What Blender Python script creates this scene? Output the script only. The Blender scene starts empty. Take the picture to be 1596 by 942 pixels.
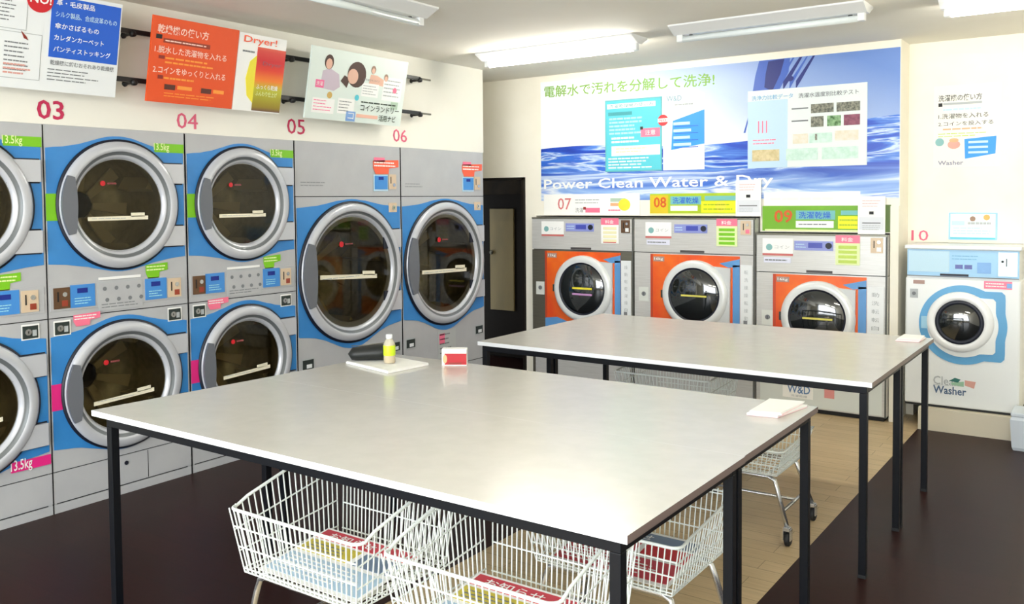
import bpy, bmesh, math, random
from mathutils import Vector, Matrix
random.seed(7)
PI = math.pi
SC = bpy.context.scene
COL = SC.collection

# ------------------------------------------------------------------ camera
YAW, PITCH, ROLL = .6107, -.0409, -.0086
CAM = Vector((4.4212, 0.0, 1.5605))
cyw, syw = math.cos(YAW), math.sin(YAW)
cp, sp = math.cos(PITCH), math.sin(PITCH)
fwd = Vector((-syw*cp, cyw*cp, sp)); rt = Vector((cyw, syw, 0)); upv = rt.cross(fwd)
cr, sr = math.cos(ROLL), math.sin(ROLL)
rt, upv = rt*cr+upv*sr, -rt*sr+upv*cr
cd = bpy.data.cameras.new('camera'); co = bpy.data.objects.new('camera', cd); COL.objects.link(co)
M3 = Matrix((rt, upv, -fwd)).transposed()
co.matrix_world = Matrix.Translation(CAM) @ M3.to_4x4()
cd.sensor_width = 36; cd.sensor_fit = 'HORIZONTAL'
cd.lens = 1381.6/1596*36; cd.shift_y = -101.9/1596
cd.clip_start = .05
SC.camera = co

# ------------------------------------------------------------------ world, daylight, exposure
wd = bpy.data.worlds.new('daylight'); SC.world = wd; wd.use_nodes = True
bg = wd.node_tree.nodes['Background']; bg.inputs[0].default_value = (.86, .94, 1, 1); bg.inputs[1].default_value = 1.6

def area(name, loc, rot, sx, sy, watts, col):
    l = bpy.data.lights.new(name, 'AREA'); l.shape = 'RECTANGLE'; l.size = sx; l.size_y = sy; l.energy = watts; l.color = col
    o = bpy.data.objects.new(name, l); o.location = loc; o.rotation_euler = rot; COL.objects.link(o); return o
# daylight through the shop window behind the photographer
area('window_daylight', (3.0, -2.55, 1.5), (math.radians(90), 0, 0), 4.6, 2.0, 190, (.93, .97, 1))
TUBE = 55.0      # strength of the fluorescent tubes
SC.view_settings.view_transform = 'Standard'; SC.view_settings.look = 'None'
SC.view_settings.exposure = 0.58; SC.view_settings.gamma = 1
SC.view_settings.use_curve_mapping = False

# ------------------------------------------------------------------ materials
def lin(c): return tuple(((v/255)/12.92 if v/255 <= .04045 else ((v/255+.055)/1.055)**2.4) for v in c)
MATS = {}
def mat(name, rgb, rough=.5, metal=0.0, spec=.5, emit=None, estr=0, trans=0, alpha=1, coat=0):
    if name in MATS: return MATS[name]
    m = bpy.data.materials.new(name); m.use_nodes = True
    b = m.node_tree.nodes['Principled BSDF']
    b.inputs['Base Color'].default_value = (*lin(rgb), 1)
    b.inputs['Roughness'].default_value = rough; b.inputs['Metallic'].default_value = metal
    b.inputs['Specular IOR Level'].default_value = spec
    if emit: b.inputs['Emission Color'].default_value = (*lin(emit), 1); b.inputs['Emission Strength'].default_value = estr
    if trans: b.inputs['Transmission Weight'].default_value = trans
    if alpha < 1: b.inputs['Alpha'].default_value = alpha
    if coat: b.inputs['Coat Weight'].default_value = coat; b.inputs['Coat Roughness'].default_value = .08
    MATS[name] = m; return m
def nodes(m): return m.node_tree.nodes, m.node_tree.links, m.node_tree.nodes['Principled BSDF']
def noise_mat(name, rgb, rgb2, scale, rough=.5, stretch=(1, 1, 1), metal=0, bump=0, spec=.5, lo=.35, hi=.65, detail=4):
    if name in MATS: return MATS[name]
    m = mat(name, rgb, rough, metal, spec); N, L, b = nodes(m)
    tc = N.new('ShaderNodeTexCoord'); mp = N.new('ShaderNodeMapping'); mp.inputs['Scale'].default_value = stretch
    nz = N.new('ShaderNodeTexNoise'); nz.inputs['Scale'].default_value = scale; nz.inputs['Detail'].default_value = detail
    rp = N.new('ShaderNodeValToRGB'); rp.color_ramp.elements[0].position = lo; rp.color_ramp.elements[1].position = hi
    rp.color_ramp.elements[0].color = (*lin(rgb), 1); rp.color_ramp.elements[1].color = (*lin(rgb2), 1)
    L.new(tc.outputs['Object'], mp.inputs[0]); L.new(mp.outputs[0], nz.inputs['Vector']); L.new(nz.outputs[0], rp.inputs[0]); L.new(rp.outputs[0], b.inputs['Base Color'])
    if bump:
        bp = N.new('ShaderNodeBump'); bp.inputs['Strength'].default_value = bump; bp.inputs['Distance'].default_value = .002
        L.new(nz.outputs[0], bp.inputs['Height']); L.new(bp.outputs[0], b.inputs['Normal'])
    return m

WALL = noise_mat('cream_wall_paint', (243, 238, 222), (247, 243, 229), 3, .7)
FASCIA = noise_mat('white_fascia_board', (238, 236, 226), (242, 240, 230), 2, .55)
CEIL = noise_mat('ceiling_board', (238, 234, 222), (242, 239, 228), 1.5, .85)
GREY = noise_mat('grey_enamel', (178, 180, 184), (184, 186, 189), 6, .38)
RING = mat('door_ring_silver', (196, 199, 206), .26, .15)
RINGD = mat('door_ring_inner', (112, 117, 120), .4, .3)
GRIP = mat('door_grip_grey', (104, 108, 116), .45)
GASK = mat('black_gasket', (14, 20, 38), .5)
BLUE = noise_mat('blue_front_panel', (48, 128, 200), (56, 136, 206), 5, .35)
DARK = mat('dark_gap', (16, 17, 20), .6)
STEEL = noise_mat('brushed_stainless', (196, 196, 193), (208, 208, 206), 5, .34, (1, 1, 30), metal=.2)
STEELD = noise_mat('dark_and_shaded_stainless', (112, 110, 98), (124, 121, 108), 5, .36, (1, 1, 30), metal=.6)  # dark steel; paints in shade and reflections on the leftmost washer's lower body
WHITE = mat('white_enamel', (238, 240, 240), .3)
PLAS = mat('white_plastic', (232, 236, 238), .35)
PAPER = mat('white_paper', (245, 246, 244), .6)
BLACK = mat('black_ink', (28, 28, 30), .6)
INK = mat('grey_ink', (120, 124, 128), .6)
LINK = mat('light_grey_ink', (176, 182, 184), .6)
GREEN = mat('lime_green_label', (122, 196, 22), .4)
LIMEP = mat('pale_lime_ink', (232, 246, 178), .4)
PINK = mat('magenta_label', (228, 40, 132), .4)
PINKL = mat('pink_label', (246, 120, 150), .4)
RED = mat('red_ink', (206, 28, 40), .45)
CRIM = mat('crimson_number', (196, 34, 84), .5)
ROSE = mat('rose_number', (222, 96, 128), .5)
ORNG = mat('orange_board', (228, 82, 30), .45)
ORNGL = mat('orange_label', (240, 98, 64), .45)
WBLUE = mat('royal_blue_print', (24, 92, 204), .45)
LCDB = mat('blue_display', (66, 140, 214), .3)
LCDD = mat('dark_blue_lcd', (14, 40, 140), .25)
BRONZ = mat('bronze_coin_plate', (112, 84, 62), .35, .5)
SAND = mat('sand_coin_plate', (214, 192, 164), .4)
CREAMT = mat('cream_bar', (236, 230, 206), .5)
YEL = mat('yellow_print', (240, 226, 60), .5)
CYAN = mat('cyan_print', (84, 196, 212), .5)
CYANL = mat('pale_cyan_print', (176, 232, 238), .5)
PALEB = mat('pale_blue_print', (190, 222, 240), .5)
LTBLUE = mat('light_blue_panel', (152, 200, 234), .35)
MIDBL = mat('mid_blue_door_band', (88, 160, 208), .35)
WORG = noise_mat('orange_washer_panel', (236, 108, 30), (222, 74, 30), 4, .35)
GLASSD = mat('dark_washer_glass', (22, 28, 30), .04, 0, .9, coat=1)
CHROME = mat('chrome_tube', (205, 208, 212), .2, .9)
WIRE = mat('white_coated_wire', (236, 244, 242), .35)
RUBB = mat('black_rubber', (24, 26, 30), .6)
NAVY = mat('black_blue_steel_tube', (6, 10, 18), .45, 0, .25)
TOPM = noise_mat('table_laminate', (201, 200, 194), (205, 204, 198), 14, .22, spec=.6)
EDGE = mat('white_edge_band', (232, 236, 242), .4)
EDGEB = mat('shaded_edge_band', (112, 98, 96), .45)  # table ends: same edge band, coloured dark to paint in shade
DRUM = noise_mat('drum_steel', (168, 162, 130), (188, 180, 148), 24, .4, (1, 1, 1), metal=.35)
SKIN = mat('skin_print', (226, 182, 160), .6); HAIR = mat('brown_hair_print', (70, 44, 34), .6)
DKRED = mat('dark_red_print', (140, 44, 34), .5)

def clear_mat(name, tint=(235, 240, 240), rough=.02, mix=.86):
    m = bpy.data.materials.new(name); m.use_nodes = True; N = m.node_tree.nodes; L = m.node_tree.links
    N.remove(N['Principled BSDF']); out = N['Material Output']
    t = N.new('ShaderNodeBsdfTransparent'); t.inputs[0].default_value = (*lin(tint), 1)
    g = N.new('ShaderNodeBsdfGlossy'); g.inputs['Roughness'].default_value = rough
    fr = N.new('ShaderNodeFresnel'); fr.inputs[0].default_value = 1.45
    mx = N.new('ShaderNodeMixShader'); L.new(fr.outputs[0], mx.inputs[0]); L.new(t.outputs[0], mx.inputs[1]); L.new(g.outputs[0], mx.inputs[2]); L.new(mx.outputs[0], out.inputs[0])
    MATS[name] = m; return m
CLEAR = clear_mat('clear_glass'); SMOKE = clear_mat('smoked_dryer_glass', (196, 190, 172))

# floor: dark brown boards
def plank_mat(name, c1, c2, rough, wy, wx, along='x'):
    m = mat(name, c1, rough, 0, .14); N, L, b = nodes(m)
    tc = N.new('ShaderNodeTexCoord'); mp = N.new('ShaderNodeMapping')
    if along == 'y': mp.inputs['Rotation'].default_value = (0, 0, PI/2)
    br = N.new('ShaderNodeTexBrick'); br.inputs['Scale'].default_value = 1; br.inputs['Brick Width'].default_value = wx; br.inputs['Row Height'].default_value = wy
    br.inputs['Mortar Size'].default_value = .0015; br.inputs['Color1'].default_value = (*lin(c1), 1); br.inputs['Color2'].default_value = (*lin(c2), 1)
    br.inputs['Mortar'].default_value = (*lin(tuple(v*.7 for v in c1)), 1)
    nz = N.new('ShaderNodeTexNoise'); nz.inputs['Scale'].default_value = 3; mp2 = N.new('ShaderNodeMapping'); mp2.inputs['Scale'].default_value = (2, 24, 1) if along == 'x' else (24, 2, 1)
    mx = N.new('ShaderNodeMix'); mx.data_type = 'RGBA'; mx.blend_type = 'MULTIPLY'; mx.inputs[0].default_value = .5
    rp = N.new('ShaderNodeValToRGB'); rp.color_ramp.elements[0].position = .3; rp.color_ramp.elements[1].position = .7
    rp.color_ramp.elements[0].color = (.7, .7, .7, 1); rp.color_ramp.elements[1].color = (1, 1, 1, 1)
    L.new(tc.outputs['Object'], mp.inputs[0]); L.new(mp.outputs[0], br.inputs['Vector']); L.new(tc.outputs['Object'], mp2.inputs[0]); L.new(mp2.outputs[0], nz.inputs['Vector'])
    L.new(nz.outputs[0], rp.inputs[0]); L.new(br.outputs[0], mx.inputs[6]); L.new(rp.outputs[0], mx.inputs[7]); L.new(mx.outputs[2], b.inputs['Base Color'])
    return m
DKFL = plank_mat('dark_brown_floor', (44, 20, 17), (39, 18, 16), .38, .15, .9)
LTFL = plank_mat('light_wood_floor', (206, 184, 146), (196, 174, 136), .35, .10, .9)

# ------------------------------------------------------------------ mesh collector
class MB:
    def __init__(s): s.v = []; s.f = []; s.mi = []; s.mats = []; s.sm = []
    def m(s, mt):
        if mt not in s.mats: s.mats.append(mt)
        return s.mats.index(mt)
    def add(s, vs, fs, mt, smooth=False):
        o = len(s.v); s.v += [tuple(v) for v in vs]; k = s.m(mt)
        for f in fs: s.f.append([i+o for i in f]); s.mi.append(k); s.sm.append(smooth)
    def box(s, x0, x1, y0, y1, z0, z1, mt, bev=0):
        if x0 > x1: x0, x1 = x1, x0
        if y0 > y1: y0, y1 = y1, y0
        if z0 > z1: z0, z1 = z1, z0
        if bev <= 0:
            v = [(x, y, z) for z in (z0, z1) for y in (y0, y1) for x in (x0, x1)]
            s.add(v, [(0, 2, 3, 1), (4, 5, 7, 6), (0, 1, 5, 4), (2, 6, 7, 3), (0, 4, 6, 2), (1, 3, 7, 5)], mt); return
        bm = bmesh.new(); bmesh.ops.create_cube(bm, size=1)
        for v in bm.verts: v.co = Vector(((x0+x1)/2+v.co.x*(x1-x0), (y0+y1)/2+v.co.y*(y1-y0), (z0+z1)/2+v.co.z*(z1-z0)))
        bmesh.ops.bevel(bm, geom=list(bm.edges), offset=bev, segments=2, affect='EDGES', profile=.5)
        bm.verts.index_update(); s.add([v.co for v in bm.verts], [[v.index for v in f.verts] for f in bm.faces], mt); bm.free()
    def prism(s, pts, off, mt, side=None):
        """pts: list of 3d points of a flat outline, off: extrusion vector"""
        n = len(pts); off = Vector(off); a = [Vector(p) for p in pts]; b = [p+off for p in a]
        s.add(a+b, [list(range(n))[::-1], list(range(n, 2*n))], mt)
        s.add(a+b, [(i, (i+1) % n, n+(i+1) % n, n+i) for i in range(n)], side or mt)
    def lathe(s, c, axis, prof, mt, n=48, smooth=True, closed=False):
        """prof: list of (radius, height along axis)"""
        ax = Vector(axis).normalized(); u = ax.orthogonal().normalized(); w = ax.cross(u); c = Vector(c); vs = []; fs = []
        for r, h in prof:
            for i in range(n):
                t = 2*PI*i/n; vs.append(c+ax*h+(u*math.cos(t)+w*math.sin(t))*r)
        k = len(prof)
        for j in range(k-1):
            for i in range(n): fs.append((j*n+i, j*n+(i+1) % n, (j+1)*n+(i+1) % n, (j+1)*n+i))
        s.add(vs, fs, mt, smooth)
        caps = []
        if prof[0][0] > 1e-5 and closed: s.add(vs[:n], [list(range(n))[::-1]], mt)
        if prof[-1][0] > 1e-5 and closed: s.add(vs[-n:], [list(range(n))], mt)
    def tube(s, pts, r, mt, n=6, closed=False):
        P = [Vector(p) for p in pts]; m = len(P); vs = []; pu = None
        for i in range(m):
            if closed: d = (P[(i+1) % m]-P[i-1])
            else: d = P[min(i+1, m-1)]-P[max(i-1, 0)]
            d.normalize()
            u = (pu-d*pu.dot(d)) if pu is not None else d.orthogonal()
            if u.length < 1e-4: u = d.orthogonal()
            u.normalize(); pu = u; w = d.cross(u)
            for k in range(n): t = 2*PI*k/n; vs.append(P[i]+(u*math.cos(t)+w*math.sin(t))*r)
        fs = []
        for i in range(m if closed else m-1):
            j = (i+1) % m
            for k in range(n): fs.append((i*n+k, i*n+(k+1) % n, j*n+(k+1) % n, j*n+k))
        if not closed: fs += [list(range(n))[::-1], list(range((m-1)*n, m*n))]
        s.add(vs, fs, mt, n > 4)
    def build(s, name, parent=None, loc=None):
        me = bpy.data.meshes.new(name); me.from_pydata(s.v, [], s.f)
        for m_ in s.mats: me.materials.append(m_)
        me.polygons.foreach_set('material_index', s.mi); me.polygons.foreach_set('use_smooth', s.sm); me.update()
        bm = bmesh.new(); bm.from_mesh(me); bmesh.ops.remove_doubles(bm, verts=bm.verts, dist=1e-6) if len(s.v) < 60000 else None
        bmesh.ops.recalc_face_normals(bm, faces=bm.faces); bm.to_mesh(me); bm.free()
        o = bpy.data.objects.new(name, me); COL.objects.link(o)
        if loc is not None:
            o.location = loc; me.transform(Matrix.Translation(-Vector(loc)))
        if parent: o.parent = parent; o.matrix_parent_inverse = Matrix.Translation(parent.location).inverted() if parent.type else Matrix.Identity(4)
        return o
def tag(o, label, cat, group=None, kind=None):
    if label: o['label'] = label
    if cat: o['category'] = cat
    if group: o['group'] = group
    if kind: o['kind'] = kind
    return o
def empty(name, loc, label, cat, group=None):
    o = bpy.data.objects.new(name, None); COL.objects.link(o); o.location = loc; o.empty_display_size = .1
    return tag(o, label, cat, group)
def part(mb, name, parent, label=None):
    """a part whose vertices were given in world coordinates"""
    me_o = mb.build(name)
    root = parent; offs = Vector((0, 0, 0)); q = parent
    while q is not None: offs += q.location; q = q.parent
    me_o.data.transform(Matrix.Translation(-offs)); me_o.parent = parent
    if label: me_o['label'] = label
    return me_o
def struct(mb, name):
    o = mb.build(name); o['kind'] = 'structure'; return o

# ------------------------------------------------------------------ flat frames and lettering
TXT = {}
def text_geo(body, bold=0):
    key = (body, bold)
    if key in TXT: return TXT[key]
    c = bpy.data.curves.new('lettering', 'FONT'); c.body = body; c.resolution_u = 2; c.offset = bold
    o = bpy.data.objects.new('lettering', c); COL.objects.link(o); bpy.context.view_layer.update()
    me = bpy.data.meshes.new_from_object(o.evaluated_get(bpy.context.evaluated_depsgraph_get()))
    vs = [tuple(v.co) for v in me.vertices]; fs = [list(p.vertices) for p in me.polygons]
    bpy.data.objects.remove(o); bpy.data.curves.remove(c); bpy.data.meshes.remove(me)
    xs = [v[0] for v in vs] or [0]; ys = [v[1] for v in vs] or [0]
    TXT[key] = (vs, fs, min(xs), max(xs), min(ys), max(ys)); return TXT[key]
class Face:
    """a flat drawing frame on a surface: a runs right, b runs up, d comes out towards the viewer"""
    def __init__(s, o, a, b): s.o = Vector(o); s.a = Vector(a).normalized(); s.b = Vector(b).normalized(); s.n = s.a.cross(s.b)
    def p(s, a, b, d=0): return s.o+s.a*a+s.b*b+s.n*d
    def rect(s, mb, a0, a1, b0, b1, mt, d=.001, th=None, side=None):
        th = d if th is None else th
        mb.prism([s.p(a0, b0, d-th), s.p(a1, b0, d-th), s.p(a1, b1, d-th), s.p(a0, b1, d-th)], s.n*th, mt, side)
    def poly(s, mb, pts, mt, d=.001, th=None):
        th = d if th is None else th
        mb.prism([s.p(a, b, d-th) for a, b in pts], s.n*th, mt)
    def disc(s, mb, a, b, r, mt, d=.001, th=None, n=24, ry=None):
        ry = ry or r
        s.poly(mb, [(a+r*math.cos(2*PI*i/n), b+ry*math.sin(2*PI*i/n)) for i in range(n)], mt, d, th)
    def text(s, mb, body, a0, a1, b0, b1, mt, d=.002, bold=0, slope=0):
        vs, fs, x0, x1, y0, y1 = text_geo(body, bold)
        if not vs: return
        kx = (a1-a0)/(x1-x0 or 1); ky = (b1-b0)/(y1-y0 or 1)
        mb.add([s.p(a0+(x-x0)*kx, b0+(y-y0)*ky+slope*(x-x0)*kx, d) for x, y, z in vs], fs, mt)
    def lines(s, mb, a0, a1, b0, b1, n, mt, d=.002, ragged=.3, thick=.35):
        h = (b1-b0)/n
        for i in range(n):
            y = b1-(i+.5)*h; w = (a1-a0)*(1-ragged*random.random())
            x = a0
            while x < a0+w-1e-4:
                l = min(random.uniform(.06, .2)*(a1-a0), a0+w-x); s.rect(mb, x, x+l*.86, y-h*thick/2, y+h*thick/2, mt, d, .0005); x += l
def wallX(y, z, x=0): return Face((x, y, z), (0, 1, 0), (0, 0, 1))       # facing +x, a runs +y
def wallY(x, z, y): return Face((x, y, z), (1, 0, 0), (0, 0, 1))         # facing -y, a runs +x

# ================================================================== THE ROOM
XR, YF, H = 5.7, -2.6, 2.64
mb = MB(); mb.box(-1.3, 2.07, YF, 7.9, -.1, 0, DKFL); mb.box(3.26, XR, YF, 6.40, -.1, 0, DKFL)
mb.box(2.07, 3.26, YF, 7.9, -.1, 0, LTFL); mb.box(3.26, XR, 6.40, 7.9, -.1, 0, LTFL); struct(mb, 'floor')
mb = MB(); mb.box(-1.3, XR, YF, 7.9, H, H+.1, CEIL); struct(mb, 'ceiling')
# wall over and behind the dryers
mb = MB(); mb.box(-1.0, 0, YF, 5.912, 1.9585, H, FASCIA); mb.box(-1.1, -1.0, YF, 6.53, 0, H, WALL); struct(mb, 'wall_left')
# back wall, boxed out over the built-in washers, with the opening to the back room
mb = MB()
mb.box(-1.0, 0.0, 6.53, 6.63, 1.765, H, WALL); mb.box(0.0, .115, 6.53, 7.35, 0, H, WALL)
mb.box(.115, 2.13, 6.53, 7.35, 1.425, H, WALL); mb.box(2.13, 3.055, 6.53, 7.35, 1.31, H, WALL)
mb.box(3.055, 3.11, 6.50, 7.35, 0, 1.50, WALL); mb.box(3.055, 3.11, 6.53, 7.35, 1.5, H, WALL)
mb.box(.115, 3.055, 7.35, 7.45, 0, H, WALL)
mb.box(3.11, XR, 6.80, 7.35, 1.24, H, WALL); mb.box(3.11, 3.158, 6.80, 7.35, 0, 1.24, WALL); mb.box(3.857, XR, 6.80, 7.35, 0, 1.24, WALL)
mb.box(3.158, 3.857, 7.30, 7.35, 0, 1.24, WALL); struct(mb, 'wall_back')
mb = MB(); mb.box(XR, XR+.1, YF, 7.35, 0, H, WALL); struct(mb, 'wall_right')
# street side: wide window behind the photographer
mb = MB(); mb.box(-1.1, .4, YF-.1, YF, 0, H, WALL); mb.box(.4, XR, YF-.1, YF, 0, .25, WALL); mb.box(.4, XR, YF-.1, YF, 2.5, H, WALL); struct(mb, 'wall_front')
mb = MB()
for x in (.4, 1.7, 3.0, 4.3, 5.6): mb.box(x, x+.06, YF-.08, YF-.02, .25, 2.5, STEELD)
mb.box(.4, XR, YF-.08, YF-.02, .25, .31, STEELD); mb.box(.4, XR, YF-.08, YF-.02, 2.44, 2.5, STEELD); struct(mb, 'window_1')
# plinth in front of and below the single white washer
mb = MB(); mb.box(3.262, 4.6, 6.40, 6.80, 0, .148, mat('beige_plinth', (214, 206, 184), .5)); struct(mb, 'trim_1')
# back room seen through the opening
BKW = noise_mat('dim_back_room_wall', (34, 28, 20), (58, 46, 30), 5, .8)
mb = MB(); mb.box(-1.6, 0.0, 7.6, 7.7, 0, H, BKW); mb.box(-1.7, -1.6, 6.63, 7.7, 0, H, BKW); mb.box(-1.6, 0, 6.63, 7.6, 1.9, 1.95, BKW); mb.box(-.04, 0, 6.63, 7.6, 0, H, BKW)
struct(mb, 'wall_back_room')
OLIVE = noise_mat('olive_door_panel', (126, 112, 74), (146, 128, 84), 4, .5, (1, 1, .3))
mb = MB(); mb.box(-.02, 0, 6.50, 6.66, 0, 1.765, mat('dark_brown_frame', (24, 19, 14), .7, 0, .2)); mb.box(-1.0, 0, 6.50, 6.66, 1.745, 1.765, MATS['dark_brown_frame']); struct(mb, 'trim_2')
d = empty('panel_door', (-.65, 7.1, 0), 'olive brown panel door in the dark back room', 'door')
mb = MB(); mb.box(-1.12, -.40, 7.08, 7.12, .02, 1.62, MATS['dark_brown_frame'], .004); part(mb, 'door_frame', d)
mb = MB(); mb.box(-.79, -.505, 7.06, 7.085, .48, 1.48, OLIVE, .004); part(mb, 'door_panel', d)
mb = MB(); mb.lathe((-.76, 7.03, 1.05), (0, 1, 0), [(0, 0), (.02, .004), (.022, .015), (.01, .03)], STEELD, 16); part(mb, 'door_knob', d)

# ================================================================== CEILING LIGHTS
def fixture(cx, cy, along, lit, label, L=1.2, lz=H):
    """reverse-V batten with two tubes"""
    o = empty('ceiling_light', (cx, cy, lz), label, 'ceiling light', 'fluorescent ceiling fixtures')
    A = Vector((1, 0, 0)) if along == 'x' else Vector((0, 1, 0)); B = Vector((-A.y, A.x, 0)); c = Vector((cx, cy, lz))
    mb = MB(); hl = L/2
    pr = [(-.115, 0), (-.115, -.010), (-.028, -.052), (.028, -.052), (.115, -.010), (.115, 0)]
    mb.prism([c-A*hl+B*u+Vector((0, 0, v)) for u, v in pr], A*L, WHITE); part(mb, 'housing', o)
    tm = mat('lit_fluorescent_tube', (255, 252, 240), .4, emit=(255, 250, 238), estr=TUBE) if lit else mat('unlit_fluorescent_tube', (232, 240, 240), .25)
    mb = MB(); p0 = c-A*(hl-.05)+Vector((0, 0, -.078)); mb.lathe(p0, A, [(.0, 0), (.019, .001), (.019, L-.101), (.0, L-.1)], tm, 16)
    part(mb, 'fluorescent_tube', o)
    for e in (-1, 1):
        mb = MB(); q = c+A*(hl-.035)*e; mb.box(q.x-.02, q.x+.02, q.y-.02, q.y+.02, lz-.094, lz-.05, WHITE, .004); part(mb, 'tube_holder', o)
        mb = MB(); q = c+A*(hl-.10)*e+B*.012; mb.lathe((q.x, q.y, lz-.0522), (0, 0, -1), [(.012, 0), (.012, .004), (0, .006)], mat('dark_screw', (90, 92, 92), .5), 12); part(mb, 'screw', o)
    return o
fixture(1.10, 5.32, 'x', True, 'lit fluorescent ceiling fixture glaring in the corner above the tall dryers', 1.28)
fixture(2.62, 5.22, 'x', False, 'unlit fluorescent ceiling fixture in front of the blue water mural', 1.16)
fixture(4.14, 5.40, 'x', True, 'lit fluorescent ceiling fixture at the right above the single white washer')
fixture(1.12, 3.26, 'y', False, 'unlit fluorescent ceiling fixture running along the dryers near the hanging signboards')
for fx, fy in ((4.6, 2.2), (2.9, -1.0), (4.5, -1.0)):  # extra unseen fixtures, added to brighten the room
    fixture(fx, fy, 'x', True, 'added fluorescent ceiling fixture out of view, brightening the room')

# ================================================================== DRYERS
def holed(mb, F, a0, a1, b0, b1, ca, cb, r, mt, n=48, d=0):
    """a flat plate with a round hole"""
    inn = []; out = []
    angs = sorted(set([2*PI*i/n for i in range(n)]+[math.atan2(b-cb, a-ca) % (2*PI) for a in (a0, a1) for b in (b0, b1)]))
    for t in angs:
        c, s_ = math.cos(t), math.sin(t); k = 1e9
        if c > 1e-9: k = min(k, (a1-ca)/c)
        if c < -1e-9: k = min(k, (a0-ca)/c)
        if s_ > 1e-9: k = min(k, (b1-cb)/s_)
        if s_ < -1e-9: k = min(k, (b0-cb)/s_)
        inn.append(F.p(ca+r*c, cb+r*s_, d)); out.append(F.p(ca+k*c, cb+k*s_, d))
    m = len(angs); mb.add(inn+out, [(i, (i+1) % m, m+(i+1) % m, m+i) for i in range(m)], mt)
def blue_panel(F, W, zc, zt, zb, bt, bb, r, gap=.012):
    """blue front with wavy top and bottom edges around a round door opening"""
    mb = MB(); n = 56; a0 = -W/2+gap; a1 = W/2-gap; top = []; bot = []
    for i in range(n+1):
        a = a0+(a1-a0)*i/n; k = math.exp(-(a/(W*.26))**2)
        top.append((a, zt+bt*k)); bot.append((a, zb-bb*k))
    holes = []; angs = [2*PI*i/72 for i in range(72)]; inn = []; out = []
    def clip(t):
        c, s_ = math.cos(t), math.sin(t); k = r
        while True:
            a, b = c*k, zc+s_*k
            kk = math.exp(-(a/(W*.26))**2)
            if a < a0 or a > a1 or b > zt+bt*kk or b < zb-bb*kk: return (c*k, b)
            k += .003
    # corners included so the outline stays crisp
    for b in (zt, zb):
        for a in (a0, a1): angs.append(math.atan2(b-zc, a) % (2*PI))
    angs = sorted(angs)
    for t in angs:
        a, b = clip(t); a = max(a0, min(a1, a)); inn.append((r*math.cos(t), zc+r*math.sin(t))); out.append((a, b))
    m = len(angs)
    for d in (.004,):
        mb.add([F.p(a, b, d) for a, b in inn+out], [(i, (i+1) % m, m+(i+1) % m, m+i) for i in range(m)], BLUE)
    mb.add([F.p(a, b, .004) for a, b in out]+[F.p(a, b, 0) for a, b in out], [(i, (i+1) % m, m+(i+1) % m, m+i) for i in range(m)], BLUE)
    return mb
def drum(F, ca, cb, r, depth=.42, fins=4, ph=.4):
    mb = MB(); ax = -F.n; c = F.p(ca, cb, 0)
    mb.lathe(c, ax, [(r, 0), (r*1.0, .05), (r*1.22, .06), (r*1.25, depth), (r*.5, depth+.02), (0, depth+.02)], DRUM, 40)
    for i in range(8):
        t = ph+.3+2*PI*i/8; u = F.a*math.cos(t)+F.b*math.sin(t); w = -F.a*math.sin(t)+F.b*math.cos(t); q0 = c+ax*(depth-.02)
        mb.prism([q0+u*(r*.32)-w*.018, q0+u*(r*1.18)-w*.035, q0+u*(r*1.18)+w*.035, q0+u*(r*.32)+w*.018], ax*.018, mat('drum_fin', (226, 214, 176), .4, .2))
    mb.lathe(c+ax*(depth+.012), -ax, [(r*.3, 0), (r*.3, .03), (r*.1, .045), (0, .045)], DARK, 24)
    for i in range(fins):
        t = ph+2*PI*i/fins; u = F.a*math.cos(t)+F.b*math.sin(t); w = -F.a*math.sin(t)+F.b*math.cos(t)
        q = [c+u*(r*1.24)+w*.05, c+u*(r*1.24)-w*.05, c+u*(r*.95)]
        mb.prism([p+ax*.09 for p in q], ax*(depth-.14), mat('drum_fin', (226, 214, 176), .4, .2))
    return mb
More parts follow.
